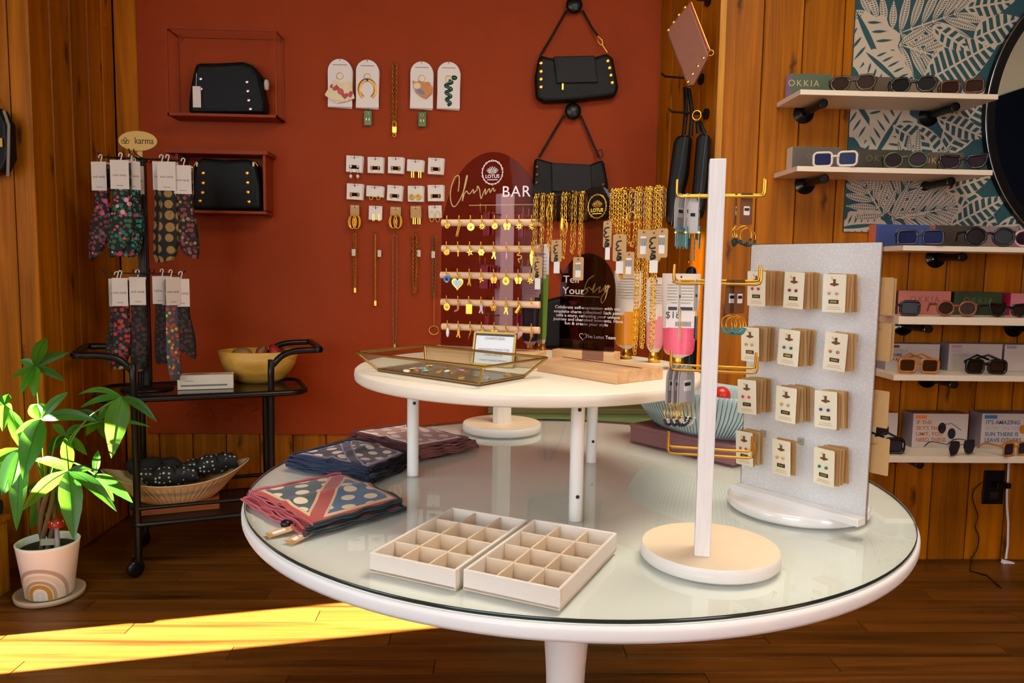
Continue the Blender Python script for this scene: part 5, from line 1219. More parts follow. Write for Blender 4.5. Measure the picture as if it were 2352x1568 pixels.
def peg(label, px, py, ln):
    p = onret(px, py, .0); t = thing('peg_hook', label, 'hook', p, rang)
    MB().cyl((0, 0, 0), (0, -.008, 0), .022, n=20).build('plate', BLACKM, t); MB().tube([(0, -.006, 0), (0, -ln, 0), (0, -ln-.014, .012)], .0042, 8).build('peg', BLACKM, t)
peg('black peg hook with upturned end beside the brown pouch', 1612, 182, .16); peg('black peg hook holding the tall black bags', 1624, 262, .15); peg('black peg hook above the brown pouch', 1628, 2, .05)
def tall_bag(label, pts, rz, d, ring_px=None, strap=None):
    c = onret(sum(p[0] for p in pts)/len(pts), sum(p[1] for p in pts)/len(pts), d)
    t = thing('handbag', label, 'handbag', c, rz, 'black bags hung on the return wall'); n_ = Vector((math.sin(rz), -math.cos(rz), 0)); I = t.matrix_basis.inverted()
    f = lambda x, y, e=0: (lambda q: (q.x, q.z))(I @ onp(x, y, c+n_*e, n_))
    MB().prism([f(x, y) for x, y in pts], .06, y0=-.03).build('body', BLACKL, t, bevel=.018, seg=3)
    a, b = pts[1], pts[-2]; zc = [f((pts[i][0]+pts[-1-i][0])/2+4, (pts[i][1]+pts[-1-i][1])/2) for i in range(len(pts)//2)]
    MB().tube([(x, -.031, z) for x, z in zc], .0022, 5).build('zip_seam', mat('seam_grey', '#4a4d52', .4, .5), t)
    if strap: MB().tube([(f(x, y)[0], 0, f(x, y)[1]) for x, y in strap], .008, 6, flat=.5).build('strap', BLACKL, t)
    if ring_px: q = f(*ring_px); MB().tube([(q[0]+.016*math.cos(2*PI*i/14), -.01, q[1]+.018*math.sin(2*PI*i/14)) for i in range(14)], .0028, 5, True).build('ring', GOLD, t)
    return t
tall_bag('tall black leather bag hung edge-on, nearer the terracotta panel', [(1530, 515), (1533, 440), (1548, 330), (1556, 312), (1590, 312), (1582, 400), (1566, 470), (1552, 522)], rang+1.0, .10, None, [(1570, 312), (1576, 260), (1574, 200), (1582, 205), (1590, 260), (1586, 312)])
tall_bag('tall black leather bag hung edge-on, beside the corner trim', [(1585, 500), (1592, 420), (1600, 320), (1608, 306), (1634, 312), (1630, 400), (1622, 470), (1612, 505)], rang+1.0, .07, (1601, 266), [(1604, 306), (1602, 280), (1606, 280), (1620, 310)])
tall_bag('black leather bag hanging low behind the pink tube', [(1562, 900), (1566, 760), (1572, 640), (1580, 612), (1598, 612), (1602, 700), (1600, 800), (1596, 900)], rang+1.0, .07)
# ================================================================ white shelves with sunglasses
SHW = mat('shelf_white', '#dccdb8', .4, 0, .02, 20)
YS = 2.748
shelves = []
for k, (x0, ytop, ybot, X0) in enumerate(((1838, 205, 217, 1.124), (1833, 381, 393, 1.126), (2062, 563, 575, 1.535), (2062, 726, 744, 1.535), (2041, 860, 873, 1.53), (2041, 1046, 1061, 1.53))):
    px_ = x0 if k < 2 else 2150
    z1 = atY(px_, ytop+(0 if k < 2 else 1.5), YS).z; zb2 = atY(px_, ybot+(0 if k < 2 else 1.5), YS).z; X1 = 1.85 if k < 2 else 2.62
    nm = ('top', 'second', 'third', 'fourth', 'fifth', 'lowest')[k]
    s = thing('wall_shelf', 'white melamine wall shelf with sunglasses, %s of the six' % nm, 'shelf', (X0, YR, zb2))
    MB().box(((X1-X0)/2, -(YR-YS)/2-.001, (z1-zb2)/2), (X1-X0, YR-YS-.002, z1-zb2)).build('board', SHW, s, bevel=.001)
    fx = {0: (1848, 2135), 1: (1850, 2125), 2: (2150, 2400), 3: (2075, 2330), 4: (2130, 2380), 5: (2055, 2330)}[k]
    for f in fx:
        X = atY(f, ytop, YR).x-X0
        br = MB().lathe([(1e-4, 0), (.040, 0), (.040, .005), (.018, .007), (.018, .016), (.0135, .018)], 24).build('flange', BLACKM, s, (X, 0, -.019), (PI/2, 0, 0))
        MB().cyl((X, -.006, -.019), (X, -.175, -.019), .0145, n=16).build('pipe', BLACKM, s)
        MB().lathe([(1e-4, 0), (.016, 0), (.016, .018), (.0145, .018)], 16).build('pipe_cap', BLACKM, s, (X, -.160, -.019), (PI/2, 0, 0))
    shelves.append((z1, X0))
def lens_shape(kind, w, h):
    if kind == 'round': return [(w/2*math.cos(a), h/2*math.sin(a)) for a in [2*PI*i/20 for i in range(20)]]
    if kind == 'hex': return [(w*.30, h*.5), (-w*.30, h*.5), (-w*.5, h*.12), (-w*.42, -h*.25), (-w*.2, -h*.5), (w*.2, -h*.5), (w*.42, -h*.25), (w*.5, h*.12)]
    if kind == 'cat': return [(w*.56, h*.55), (w*.1, h*.46), (-w*.42, h*.40), (-w*.5, .0), (-w*.36, -h*.38), (0, -h*.5), (w*.34, -h*.40), (w*.5, 0)]
    if kind == 'aviator': return [(w*.42, h*.46), (0, h*.5), (-w*.42, h*.42), (-w*.48, .08*h), (-w*.30, -h*.36), (0, -h*.5), (w*.34, -h*.42), (w*.5, 0)]
    return rrect(w, h, h*.28, 0, 0, 4)
def sunglasses(label, px, k, kind, frame, lensm, rz=-.35, S=1.0, rim=.0046, dy=.055, thin=False, folded=False, lw=.056, lh=.046, group='sunglasses on the white shelves', z_extra=0, Y=None):
    S *= 1.14; z1 = shelves[k][0]; Y_ = Y or YS+dy
    X = atY(px, 600, Y_).x; t = thing('sunglasses', label, 'sunglasses', (X, Y_, z1+.001+z_extra), rz, group)
    zc = lh*S/2+rim; gap = (.018 if not thin else .016)*S
    for s in (-1, 1):
        pts = [(x*S*s, z*S) for x, z in lens_shape(kind, lw, lh)]; cx = s*(lw/2*S+gap/2)
        P = [(cx+x, -.002-.0025*abs(x+cx)/.07, zc+z) for x, z in pts]
        MB().tube(P, rim if not thin else .0014, 6, True, flat=.8).build('rim', frame, t)
        MB().add([(p[0], p[1]+.0006, p[2]) for p in P], [tuple(range(len(P)))]).build('lens', lensm, t)
        hx = s*(lw*S+gap/2+.002); zt = zc+lh*S*.28
        if not folded:
            MB().tube([(hx, .0, zt), (hx+s*.003, .012, zt), (hx+s*.002, .062, zt-.002), (hx-s*.003, .082, zt-.008), (hx-s*.006, .104, zt-.030)], [rim*1.15 if not thin else .0016]*3+[rim*.9 if not thin else .0024]*2, 6, flat=.6).build('temple', frame, t)
        else:
            MB().tube([(hx, .0, zt), (hx, .010, zt+.004), (hx-s*.05, .026+.006*s, zt+.028), (hx-s*.095, .028+.006*s, zt+.012)], rim, 6, flat=.6).build('temple', frame, t)
    MB().tube([(-gap/2-.004, -.002, zc+lh*S*.16), (0, -.004, zc+lh*S*.22), (gap/2+.004, -.002, zc+lh*S*.16)], rim*1.05 if not thin else .0014, 6).build('bridge', frame, t)
    return t
LD = mat('lens_dark', '#15100f', .25, 0, 0, 1, 0, 1, .12); LB = mat('lens_brown', '#2a150a', .25, 0, 0, 1, 0, 1, .12); LBL = mat('lens_blue', '#161d45', .25, 0, 0, 1, 0, 1, .12); LG = mat('lens_grey', '#2c272f', .25, 0, 0, 1, 0, 1, .12); LP = mat('lens_plum', '#2a1a22', .25, 0, 0, 1, 0, 1, .12)
F_ol = mat('frame_olive', '#3a2c10', .25); F_bk = mat('frame_black', '#0d0c0d', .2); F_to = mat('frame_tortoise', '#4a2410', .25, 0, .6, 70); F_wh = mat('frame_clear', '#c9beb0', .25); F_gr = mat('frame_green', '#33441e', .25)
F_am = mat('frame_amber', '#a8682c', .25, 0, .5, 60); F_or = mat('frame_orange', '#b8701c', .3); F_bl = mat('frame_navy', '#1b2340', .25); F_br = mat('frame_caramel', '#7a4420', .25); F_pk = mat('frame_pink', '#c9a0a8', .3)
sg_specs = [
 ('olive hexagonal sunglasses at the far end of the top shelf', 1936, 0, 'hex', F_ol, LB, -.42, 1.0), ('black hexagonal sunglasses in the middle of the top shelf', 2072, 0, 'hex', F_bk, LD, -.42, 1.0), ('tortoise square sunglasses at the near end of the top shelf', 2182, 0, 'rect', F_to, LB, -.42, .9),
 ('pale clear-framed sunglasses with blue lenses on the second shelf', 1905, 1, 'rect', F_wh, LBL, -.40, .98), ('green-framed round sunglasses on the second shelf', 2065, 1, 'round', F_gr, LP, -.42, .95), ('dark brown cat-eye sunglasses at end of the second shelf', 2196, 1, 'cat', F_bk, LP, -.42, .98),
 ('navy sunglasses before a blue box on the third shelf', 2110, 2, 'rect', F_bl, LBL, -.42, 1.0), ('black round sunglasses on the third shelf', 2268, 2, 'round', F_bk, LD, -.25, 1.1), ('pink-rimmed round sunglasses at the frame edge, third shelf', 2372, 2, 'round', F_pk, LP, -.1, 1.0),
 ('black square sunglasses half hidden by the earring panel, fourth shelf', 2068, 3, 'rect', F_bk, LG, -.2, 1.0), ('caramel round sunglasses before the green box, fourth shelf', 2204, 3, 'round', F_br, LB, -.2, .9), ('black cat-eye sunglasses at the frame edge, fourth shelf', 2325, 3, 'cat', F_bk, LD, -.15, .9)]
for q in sg_specs: sunglasses(*q, lh=.05 if q[3] == 'round' else .044, dy=.022)
sunglasses('amber tortoise square sunglasses folded on the fifth shelf', 2125, 4, 'rect', F_am, LB, -.1, 1.0, .005, .04, folded=True, lw=.054, lh=.044)
sunglasses('chunky black sunglasses folded on the fifth shelf', 2282, 4, 'rect', F_bk, LD, -.1, 1.0, .006, .04, folded=True, lw=.054, lh=.040)
sunglasses('oversized black sunglasses on the lowest shelf by the panel', 2052, 5, 'rect', F_bk, LG, -.1, 1.0, .006, .035, folded=True, lw=.060, lh=.046)
sunglasses('thin silver aviator sunglasses on the lowest shelf', 2238, 5, 'aviator', mat('wire_dark', '#4a4448', .3, .8), LG, .35, 1.0, .004, .012, True, lw=.052, lh=.048)
sunglasses('orange-framed sunglasses at the frame edge, lowest shelf', 2366, 5, 'rect', F_or, LG, .3, .95, .0035, .012, lw=.052, lh=.044)
# boxes behind the glasses
def case_box(label, px0, px1, k, ytop, face, side, word=None, wm=GOLDPRINT, white=False, depth=.055, back=.006, tops=None):
    z1 = shelves[k][0]; Yf = YR-back-depth; a = atY(px0, ytop, Yf); b = atY(px1, ytop, Yf); h = atY((px0+px1)/2, ytop, Yf).z-z1; w = b.x-a.x-.002
    t = thing('glasses_box', label, 'box', ((a.x+b.x)/2, Yf+depth/2, z1+.0006), 0, 'sunglasses boxes on the white shelves')
    mb = MB().box((0, 0, h/2), (w, depth, h)); M0 = mat('box_'+face, face, .6, 0, .04, 60); M1 = mat('box_'+side, side, .6)
    mb.mi = [0, 1 if not tops else 2, 0, 1, 0, 1]
    mb.build('carton', [M0, M1]+([mat('box_'+tops, tops, .6)] if tops else []), t, bevel=.0006)
    return t, w, h, depth
def okk(t, w, h, d, m, x=0): text('lettering', 'OKKIA', min(.034, h*.42), m, t, (x, -d/2-.0006, h*.62), ext=.0002, space=1.25, off=-.0004)
FADE = mat('print_fade', '#6f6a52', .6)
t, w, h, d = case_box('green-grey OKKIA-lettered box with lilac end on the top shelf'.replace('OKKIA-lettered', 'lettered'), 1818, 1912, 0, 170, '#4d5a44', '#9a8cc0'); okk(t, w, h, d, GOLDPRINT, -.03)
t, w, h, d = case_box('taupe glasses box in the middle of the top shelf', 1935, 2050, 0, 176, '#5c4c3c', '#4a3c30')
t, w, h, d = case_box('beige glasses box at the near end of the top shelf', 2052, 2160, 0, 182, '#7a6a54', '#5c4c3c')
t, w, h, d = case_box('grey box with white end on the second shelf', 1820, 1935, 1, 338, '#5a5049', '#cfc8bd'); okk(t, w, h, d, FADE, .02)
t, w, h, d = case_box('dark brown lettered box in the middle of the second shelf', 1955, 2095, 1, 344, '#3c342a', '#2c2620'); okk(t, w, h, d, FADE)
t, w, h, d = case_box('grey-brown lettered box at end of the second shelf', 2098, 2215, 1, 350, '#57493c', '#3c342a'); okk(t, w, h, d, GOLDPRINT)
t, w, h, d = case_box('blue lettered box with orange end on the third shelf', 2012, 2136, 2, 516, '#33447c', '#d9714a'); okk(t, w, h, d, FADE, .03)
t, w, h, d = case_box('dark taupe box on the third shelf', 2148, 2262, 2, 518, '#3d342c', '#c47a70')
t, w, h, d = case_box('pale pink box on the third shelf at frame edge', 2264, 2342, 2, 520, '#8a7474', '#a89090', back=.045)
t, w, h, d = case_box('dark green box behind the earring panel, fourth shelf', 2008, 2060, 3, 668, '#1f2a22', '#1a201c')
t, w, h, d = case_box('salmon pink lettered box on the fourth shelf', 2064, 2186, 3, 668, '#b5685c', '#8a4c44'); okk(t, w, h, d, mat('print_rose', '#7a3c36', .6))
t, w, h, d = case_box('dark green lettered box on the fourth shelf', 2192, 2304, 3, 671, '#27331a', '#1c2414'); okk(t, w, h, d, mat('print_lime', '#5f6a28', .6))
t, w, h, d = case_box('magenta-ended pink box at frame edge, fourth shelf', 2322, 2420, 3, 674, '#b56a70', '#b0184a')
def white_box(label, px0, px1, k, ytop, lines, col, badge, top, depth=.075, back=.01):
    t, w, h, d = case_box(label, px0, px1, k, ytop, '#b9aca4', '#8c8088', depth=depth, back=back, tops=top)
    MB().box((-w*.36, -d/2-.0006, h*.90), (w*.2, .0006, h*.10)).build('badge', mat('badge_'+badge, badge, .6), t)
    for i, (body, c) in enumerate(lines): text('lettering', body, h*.16, mat('print_'+c, c, .6), t, (-w*.44, -d/2-.0007, h*(.74-.17*i)), ext=.0002, align='LEFT', off=.0003)
    return t, w, h, d
DK = '#3a2428'
t, w, h, d = white_box('white box printed WORK OF ART on the fifth shelf', 2036, 2160, 4, 790, [("YOU'RE A", '#9a8c88'), ('WORK', DK), ('OF ART', DK)], DK, '#5a2a30', '#8a7a80')
t, w, h, d = white_box('white box behind the chunky black sunglasses, fifth shelf', 2180, 2304, 4, 790, [('WEST', '#a8989c'), ('OUTLAW', '#a8989c')], DK, '#b08090', '#8a7a80')
t, w, h, d = white_box('grey-white box at frame edge, fifth shelf', 2308, 2420, 4, 792, [], DK, '#8c8088', '#8a7a80')
t, w, h, d = white_box('small white box with red top by the panel, lowest shelf', 2000, 2064, 5, 948, [], DK, '#b0443a', '#b0443a')
MB().prism(rrect(.05, .04, .012), .0006).build('printed_glasses', LP, t, (-.005, -d/2-.0009, h*.5))
t, w, h, d = white_box("white box printed IF THE SKY'S THE LIMIT on the lowest shelf", 2098, 2226, 5, 950, [('IF THE', '#b5642c'), ("SKY'S THE", '#b5642c'), ('LIMIT, YOU', '#b5642c'), ('NEED THESE', '#b5642c')], DK, '#d9772c', '#7a4a40')
for s, z in ((-1, .58), (1, .42)): MB().prism(ell(.016, .022, 14), .0006).build('printed_lens', LG, t, (w*.12+s*.02, -d/2-.0009, h*z))
MB().tube([(w*.05, -d/2-.001, h*.68), (w*.2, -d/2-.001, h*.72), (w*.38, -d/2-.001, h*.52)], .001, 4).build('printed_temple', INK, t)
t, w, h, d = white_box("white box printed IT'S AMAZING with the blue badge, lowest shelf", 2256, 2400, 5, 950, [("IT'S AMAZING", '#3a5a8c'), ('HOW ON THE', '#9aa0ac'), ('SUN THERE IS', '#3a5a8c'), ('LEAVE OTHERS', '#3a5a8c')], DK, '#2c6a9a', '#6a5a70')
MB().prism(rrect(.04, .034, .010), .0006).build('printed_lens', F_or, t, (w*.2, -d/2-.0009, h*.55))

# outlet, cord and white strip below the shelves
op = atY(2280, 1118, YR); t = thing('wall_outlet', 'black wall outlet plate with plugged adapter under the shelves', 'outlet', (op.x, YR, op.z-.07))
MB().box((0, -.004, .07), (.085, .008, .14)).build('plate', BLACKM, t, bevel=.002); MB().box((.02, -.024, .085), (.06, .034, .022)).build('plug', BLACKM, t, bevel=.003); MB().box((0, -.010, .038), (.034, .006, .03)).build('socket', mat('socket_dark', '#0a0a0a', .6), t)
P = [atY(x, y, YR-.012) for x, y in ((2256, 1108), (2240, 1122), (2233, 1140), (2240, 1165), (2246, 1185), (2240, 1210), (2248, 1230), (2244, 1260), (2230, 1282))]
c0_ = P[0]; o = MB().tube([p-c0_ for p in smoothpath(P, 4)]+[atZ(2228, 1310, .004)-c0_, atZ(2268, 1322, .004)-c0_, atZ(2300, 1350, .004)-c0_], .0022, 6).build('power_cord', BLACKM, None, c0_); tag(o, 'thin black power cord running from the outlet to the floor', 'cord')
P = [atY(x, y, YR-.02) for x, y in ((2317, 1064), (2316, 1090), (2313, 1130), (2313, 1160), (2316, 1200), (2315, 1250), (2311, 1283))]
c0_ = P[-1]; t = thing('white_adapter', 'white ribbon cord ending in a square white adapter below shelves', 'adapter', c0_)
MB().tube([p-c0_ for p in P], .0055, 6, flat=.35).build('ribbon_cord', mat('cord_white', '#e3e3ea', .4), t); MB().box((.004, -.010, -.026), (.05, .018, .044)).build('block', mat('cord_white', '#e3e3ea', .4), t, (0, 0, 0), (0, .25, 0), bevel=.003)
MB().tube([(.008, -.01, -.05), (.002, -.012, -.066)], .003, 6).build('plug_tail', BLACKM, t)
# ================================================================ black bar cart
CU_, CV_ = Vector((.942, .335, 0)).normalized(), Vector((-.335, .942, 0)).normalized(); cang = math.atan2(CU_.y, CU_.x)
CC = Vector((-1.10, 3.035, 0))
ct = thing('bar_cart', 'black tubular bar cart with two tiers on castors', 'cart', CC, cang)
CI = ct.matrix_basis.inverted(); CM = ct.matrix_basis.copy()
a_, b_, r_ = .24, .165, .0125
for s in (-1, 1):
    P = [(s*a_, -b_, .06), (s*a_, -b_, .74), (s*(a_+.012), -b_, .785), (s*(a_+.05), -b_, .822), (s*(a_+.10), -b_, .835), (s*(a_+.17), -b_, .837)]
    P += [(s*(a_+.19), -b_+.02, .838)]+[(s*(a_+.19), b_-.02, .838)]+[(x, -y, z) for x, y, z in P[::-1]]
    MB().tube(smoothpath(P, 3), r_, 10).build('side_frame', BLACKM, ct)
    for y in (-1, 1):
        w_ = MB().lathe([(1e-4, -.012), (.02, -.012), (.031, -.008), (.033, 0), (.031, .008), (.02, .012), (1e-4, .012)], 24).build('castor', BLACKM, ct, (s*a_-.012, y*b_, .034), (PI/2, 0, .6))
        MB().box((.006, .022, 0), (.030, .034, .030)).build('fork', BLACKM, w_, bevel=.004)
def rail(z, ax, by, rr, r=.012): 
    P = []
    for cx, cy, a0 in ((ax-rr, by-rr, 0), (-ax+rr, by-rr, 90), (-ax+rr, -by+rr, 180), (ax-rr, -by+rr, 270)):
        for i in range(6): a = math.radians(a0+90*i/5); P.append((cx+rr*math.cos(a), cy+rr*math.sin(a), z))
    return P
SMK = mat('smoked_shelf', '#3a2a18', .12, 0, .1, 20)
P = rail(.672, .375, b_+.012, .07); MB().tube(P, .012, 8, True).build('upper_rail', BLACKM, ct); MB().add([(x*.985, y*.96, .676) for x, y, z in P]+[(x*.985, y*.96, .670) for x, y, z in P], [tuple(range(24)), tuple(range(47, 23, -1))]).build('upper_shelf', SMK, ct)
P = rail(.262, a_+.02, b_+.006, .03); MB().tube(P, .008, 8, True).build('lower_rail', BLACKM, ct); P2 = rail(.20, a_+.02, b_+.006, .03); MB().tube(P2, .010, 8, True).build('lower_rail', BLACKM, ct)
MB().add([(x*.98, y*.95, .207) for x, y, z in P2]+[(x*.98, y*.95, .199) for x, y, z in P2], [tuple(range(24)), tuple(range(47, 23, -1))]).build('lower_shelf', mat('lower_wood', '#2a160a', .5), ct)
ZU = .677
def clocal(px, py, z): return CI @ atZ(px, py, z)
# wooden bowl
p = clocal(595, 876, ZU); p.y = max(p.y, -.02); wp_ = CM @ Vector((p.x, p.y, ZU))
YEL = wood('pale_bowl_wood', '#b57e28', '#d9a848', 'X', 1.0, .5, 0, .05)
bw = thing('wooden_bowl', 'yellow wooden oval bowl on the cart\'s upper shelf', 'bowl', wp_, .12)
MB().lathe([(.002, 0), (.085, 0), (.115, .02), (.148, .075), (.163, .132), (.157, .134), (.14, .078), (.105, .026), (.002, .012)], 56, (0, 0, 0), 1.0, .72).build('body', YEL, bw)
BI = bw.matrix_basis
for k, (lab, x, y, z, r, sx, sz, c, cat) in enumerate((('striped brown and cream round ornament in the wooden bowl', -.062, -.02, .118, .036, 1.15, .8, '#8a6a3c', 'ornament'), ('walnut brown pine cone shape in the wooden bowl', .012, .0, .125, .028, .8, 1.2, '#7a451c', 'ornament'), ('red cloth bundle in the wooden bowl', .072, .01, .115, .034, 1.3, .7, '#a01c14', 'cloth'))):
    o = MB().lathe([(max(1e-4, r*math.sin(PI*i/10)), -r*math.cos(PI*i/10)*sz) for i in range(11)], 24, (0, 0, 0), sx, 1, rib=lambda a, z: .08*math.cos(10*a)).build(('ornament', 'pine_cone', 'cloth_bundle')[k], mat('orn_%d' % k, c, .5, 0, .4, 60), None, BI @ Vector((x, y, z)), (0, .5*k, 0)); tag(o, lab, cat)
# white box with printed brush
p = CM @ Vector((clocal(474, 893, ZU).x, clocal(474, 893, ZU).y+.03, ZU))
t = thing('brush_box', 'flat white box printed with brown brushes on the cart', 'box', p, cang-.06)
MB().box((0, 0, .028), (.205, .075, .056)).build('carton', mat('box_cream', '#d6cbb6', .6), t, bevel=.0015)
MB().prism(ell(.05, .009, 18), .0006).build('printed_brush', mat('print_brown', '#4a2c1c', .6), t, (-.03, 0, .0565), (PI/2, 0, 0)); MB().box((.06, 0, .0564), (.07, .008, .0006)).build('printed_handle', mat('print_brown', '#4a2c1c', .6), t)
MB().box((-.005, -.0378, .016), (.17, .0006, .007)).build('printed_comb', mat('print_grey', '#7a6a62', .6), t); MB().box((-.06, -.0378, .034), (.03, .0006, .002)).build('fine_print', GREYP, t)
# boat-shaped ribbed bowl with dotted bundles on the lower tier
p = CM @ Vector((-.105, -.02, .208)); t = thing('wood_riser', 'small orange wood block under the boat-shaped bowl', 'riser', p, cang)
MB().box((0, 0, .016), (.30, .14, .032)).build('block', wood('orange_wood', '#7a3a10', '#a8571c', 'X', 1.0, .5, 0, .05), t, bevel=.002)
bb = thing('boat_bowl', 'cream ribbed boat-shaped bowl on the cart\'s lower tier', 'bowl', p+Vector((0, 0, .0325)), cang+.02)
def boat(u, v, inner=0):
    a = 2*PI*u; f = v; L_ = (.13+.135*f)*(1-inner*.03); Wd = (.065+.06*f)*(1-inner*.06)
    x = L_*math.cos(a); y = Wd*math.sin(a)*(1-.25*abs(math.cos(a))**3); lift = .055*f*abs(math.cos(a))**2.5
    rib = 1+(.012*math.cos(60*a) if (not inner and .05 < v < .92) else 0)
    return (x*rib, y*rib, .002+.085*f**1.1*(1-.0*inner)+lift+(.006*(1-f) if inner else 0))
CRM = mat('cream_ceramic', '#c2ac84', .5, 0, .08, 40)
mb = MB().sheet(lambda u, v: boat(u, v), 240, 14); mb.sheet(lambda u, v: boat(1-u, v, 1), 120, 10); mb.build('body', CRM, bb)
gv = MB()
for i in range(60):
    u = (i+.5)/60; gv.tube([(lambda q: (q[0]*.992, q[1]*.992, q[2]))(boat(u, v)) for v in (.12, .4, .65, .85)], .0016, 4)
gv.build('grooves', mat('groove_brown', '#6a5430', .7), bb)
MB().tube([boat(i/80, 1.0) for i in range(80)], .003, 6, True).build('rim', CRM, bb)
DOT = dotmat('dotted_black_cloth', '#0d0b10', '#b9c0a8', 60, .26, .7, .3, extra=[('#b08a9a', 40, .10)])
BM = bb.matrix_basis
for k, (lab, x, y, z, l, r, an) in enumerate((('black bundle with small pale dots at the bowl\'s high end', .125, .012, .128, .19, .040, .05), ('black dotted bundle lying across the boat-shaped bowl', -.03, -.040, .108, .20, .040, -.06), ('plain black bundle at the back of the boat-shaped bowl', -.08, .045, .124, .20, .040, .08))):
    mb = MB(); n = 14
    mb.tube([(l*(i/n-.5)*1.0, .006*math.sin(i*.8), .006*math.sin(i*1.3)) for i in range(n+1)], [r*(.35+.65*math.sin(PI*min(1, max(0, (i+.8)/(n+1.6))))**.5) for i in range(n+1)], 14, flat=.75)
    o = mb.build('cloth_bundle', DOT if k < 2 else mat('black_cloth', '#0c0a0c', .8), None, BM @ Vector((x, y, z)), (0, -.12+.1*k, cang+an)); tag(o, lab, 'cloth')

# ================================================================ sock spinner on the cart
def sp(px, py, Y): return atY(px, py, Y)
YK = 3.0; kb = atY(338, 862, YK); kx = kb.x
sr = thing('sock_rack', 'black wire sock spinner with oval wooden sign on the cart', 'rack', (kx, YK, ZU))
MB().lathe([(1e-4, 0), (.095, 0), (.095, .006), (.02, .010), (.008, .016)], 28).build('base', mat('rack_brown', '#1d140d', .4, .3), sr)
ztop = atY(338, 362, YK).z-ZU
for dx, dy in ((-.012, -.012), (.012, -.012), (.012, .012), (-.012, .012)): MB().cyl((dx, dy, .012), (dx, dy, ztop), .0035, n=8).build('upright', BLACKM, sr)
MB().box((0, 0, ztop*.5), (.017, .017, ztop*.98)).build('core', mat('rack_dark', '#140e0a', .6), sr)
tiers = (ztop-.004, atY(338, 628, YK).z-ZU)
for z in tiers:
    for a in range(4):
        an = math.radians(12+90*a); 
        for off in (-.008, .008):
            ox, oy = -math.sin(an)*off, math.cos(an)*off
            MB().tube([(ox, oy, z), (.135*math.cos(an)+ox, .135*math.sin(an)+oy, z), (.15*math.cos(an)+ox, .15*math.sin(an)+oy, z+.014)], .0022, 6).build('arm', BLACKM, sr)
zs_ = atY(335, 325, YK).z-ZU
KSIGN = mat('karma_oval', '#c29a44', .5, 0, .06, 30)
MB().box((.0, -.004, (ztop+zs_)/2), (.018, .004, zs_-ztop)).build('sign_stem', KSIGN, sr)
sgn = MB().prism(ell(.072, .037, 36, -.004, 0), .005, y0=-.012).build('sign', KSIGN, sr, (0, 0, zs_))
BRN = mat('burnt_ink', '#2e1c0c', .7)
text('lettering', 'karma', .036, BRN, sgn, (.020, -.0126, 0), ext=.0003, xs=.80)
for k, (cx, an, ln) in enumerate(((-.050, 0, .022), (-.050, .9, .018), (-.050, -.9, .018))):
    P = [(cx+(.009 if 0 else .0)+ln*t*math.sin(-an)+.007*math.sin(PI*t)*s*math.cos(an), -.0126, -.010+ln*t*math.cos(an)+.007*math.sin(PI*t)*s*math.sin(an)) for s in (1, -1) for t in ([i/6 for i in range(7)] if s == 1 else [1-i/6 for i in range(7)])]
    MB().tube(P, .0009, 4).build('lotus_mark', BRN, sgn)
def sockmat(name, base, spots):
    return dotmat(name, base, spots[0], 55, .42, .85, 1.0, extra=[(c, 42-6*i, .26) for i, c in enumerate(spots[1:])])
SK = {'floral': sockmat('sock_floral', '#15100f', ['#7a3440', '#4a4038', '#6a5a5e', '#b54a58']), 'leaf': sockmat('sock_leaf', '#12140e', ['#2f5f3c', '#b04a58', '#1f6a66', '#c98f98']), 'teal': sockmat('sock_teal', '#16100e', ['#128a80', '#c24a5e', '#3a4a30']),
      'sloth': dotmat('sock_tan_spots', '#0f0b0a', '#8a6a34', 24, .46, .85, .12, extra=[('#5c2430', 60, .12)]), 'swirl': sockmat('sock_swirl', '#140d0c', ['#7a3a3a', '#8a7a4a', '#4a1a2a']), 'red': sockmat('sock_red', '#1c1010', ['#a82a2a', '#3a4a50', '#7a5a50']),
      'grey': sockmat('sock_grey', '#1a1614', ['#4a4438', '#7a3034', '#2a3a40']), 'blue': sockmat('sock_blue', '#3a4a50', ['#a83a30', '#c2a03c', '#2a4a5a']), 'dark': sockmat('sock_dark', '#120c0c', ['#3c2a24', '#5a2030', '#22301c'])}
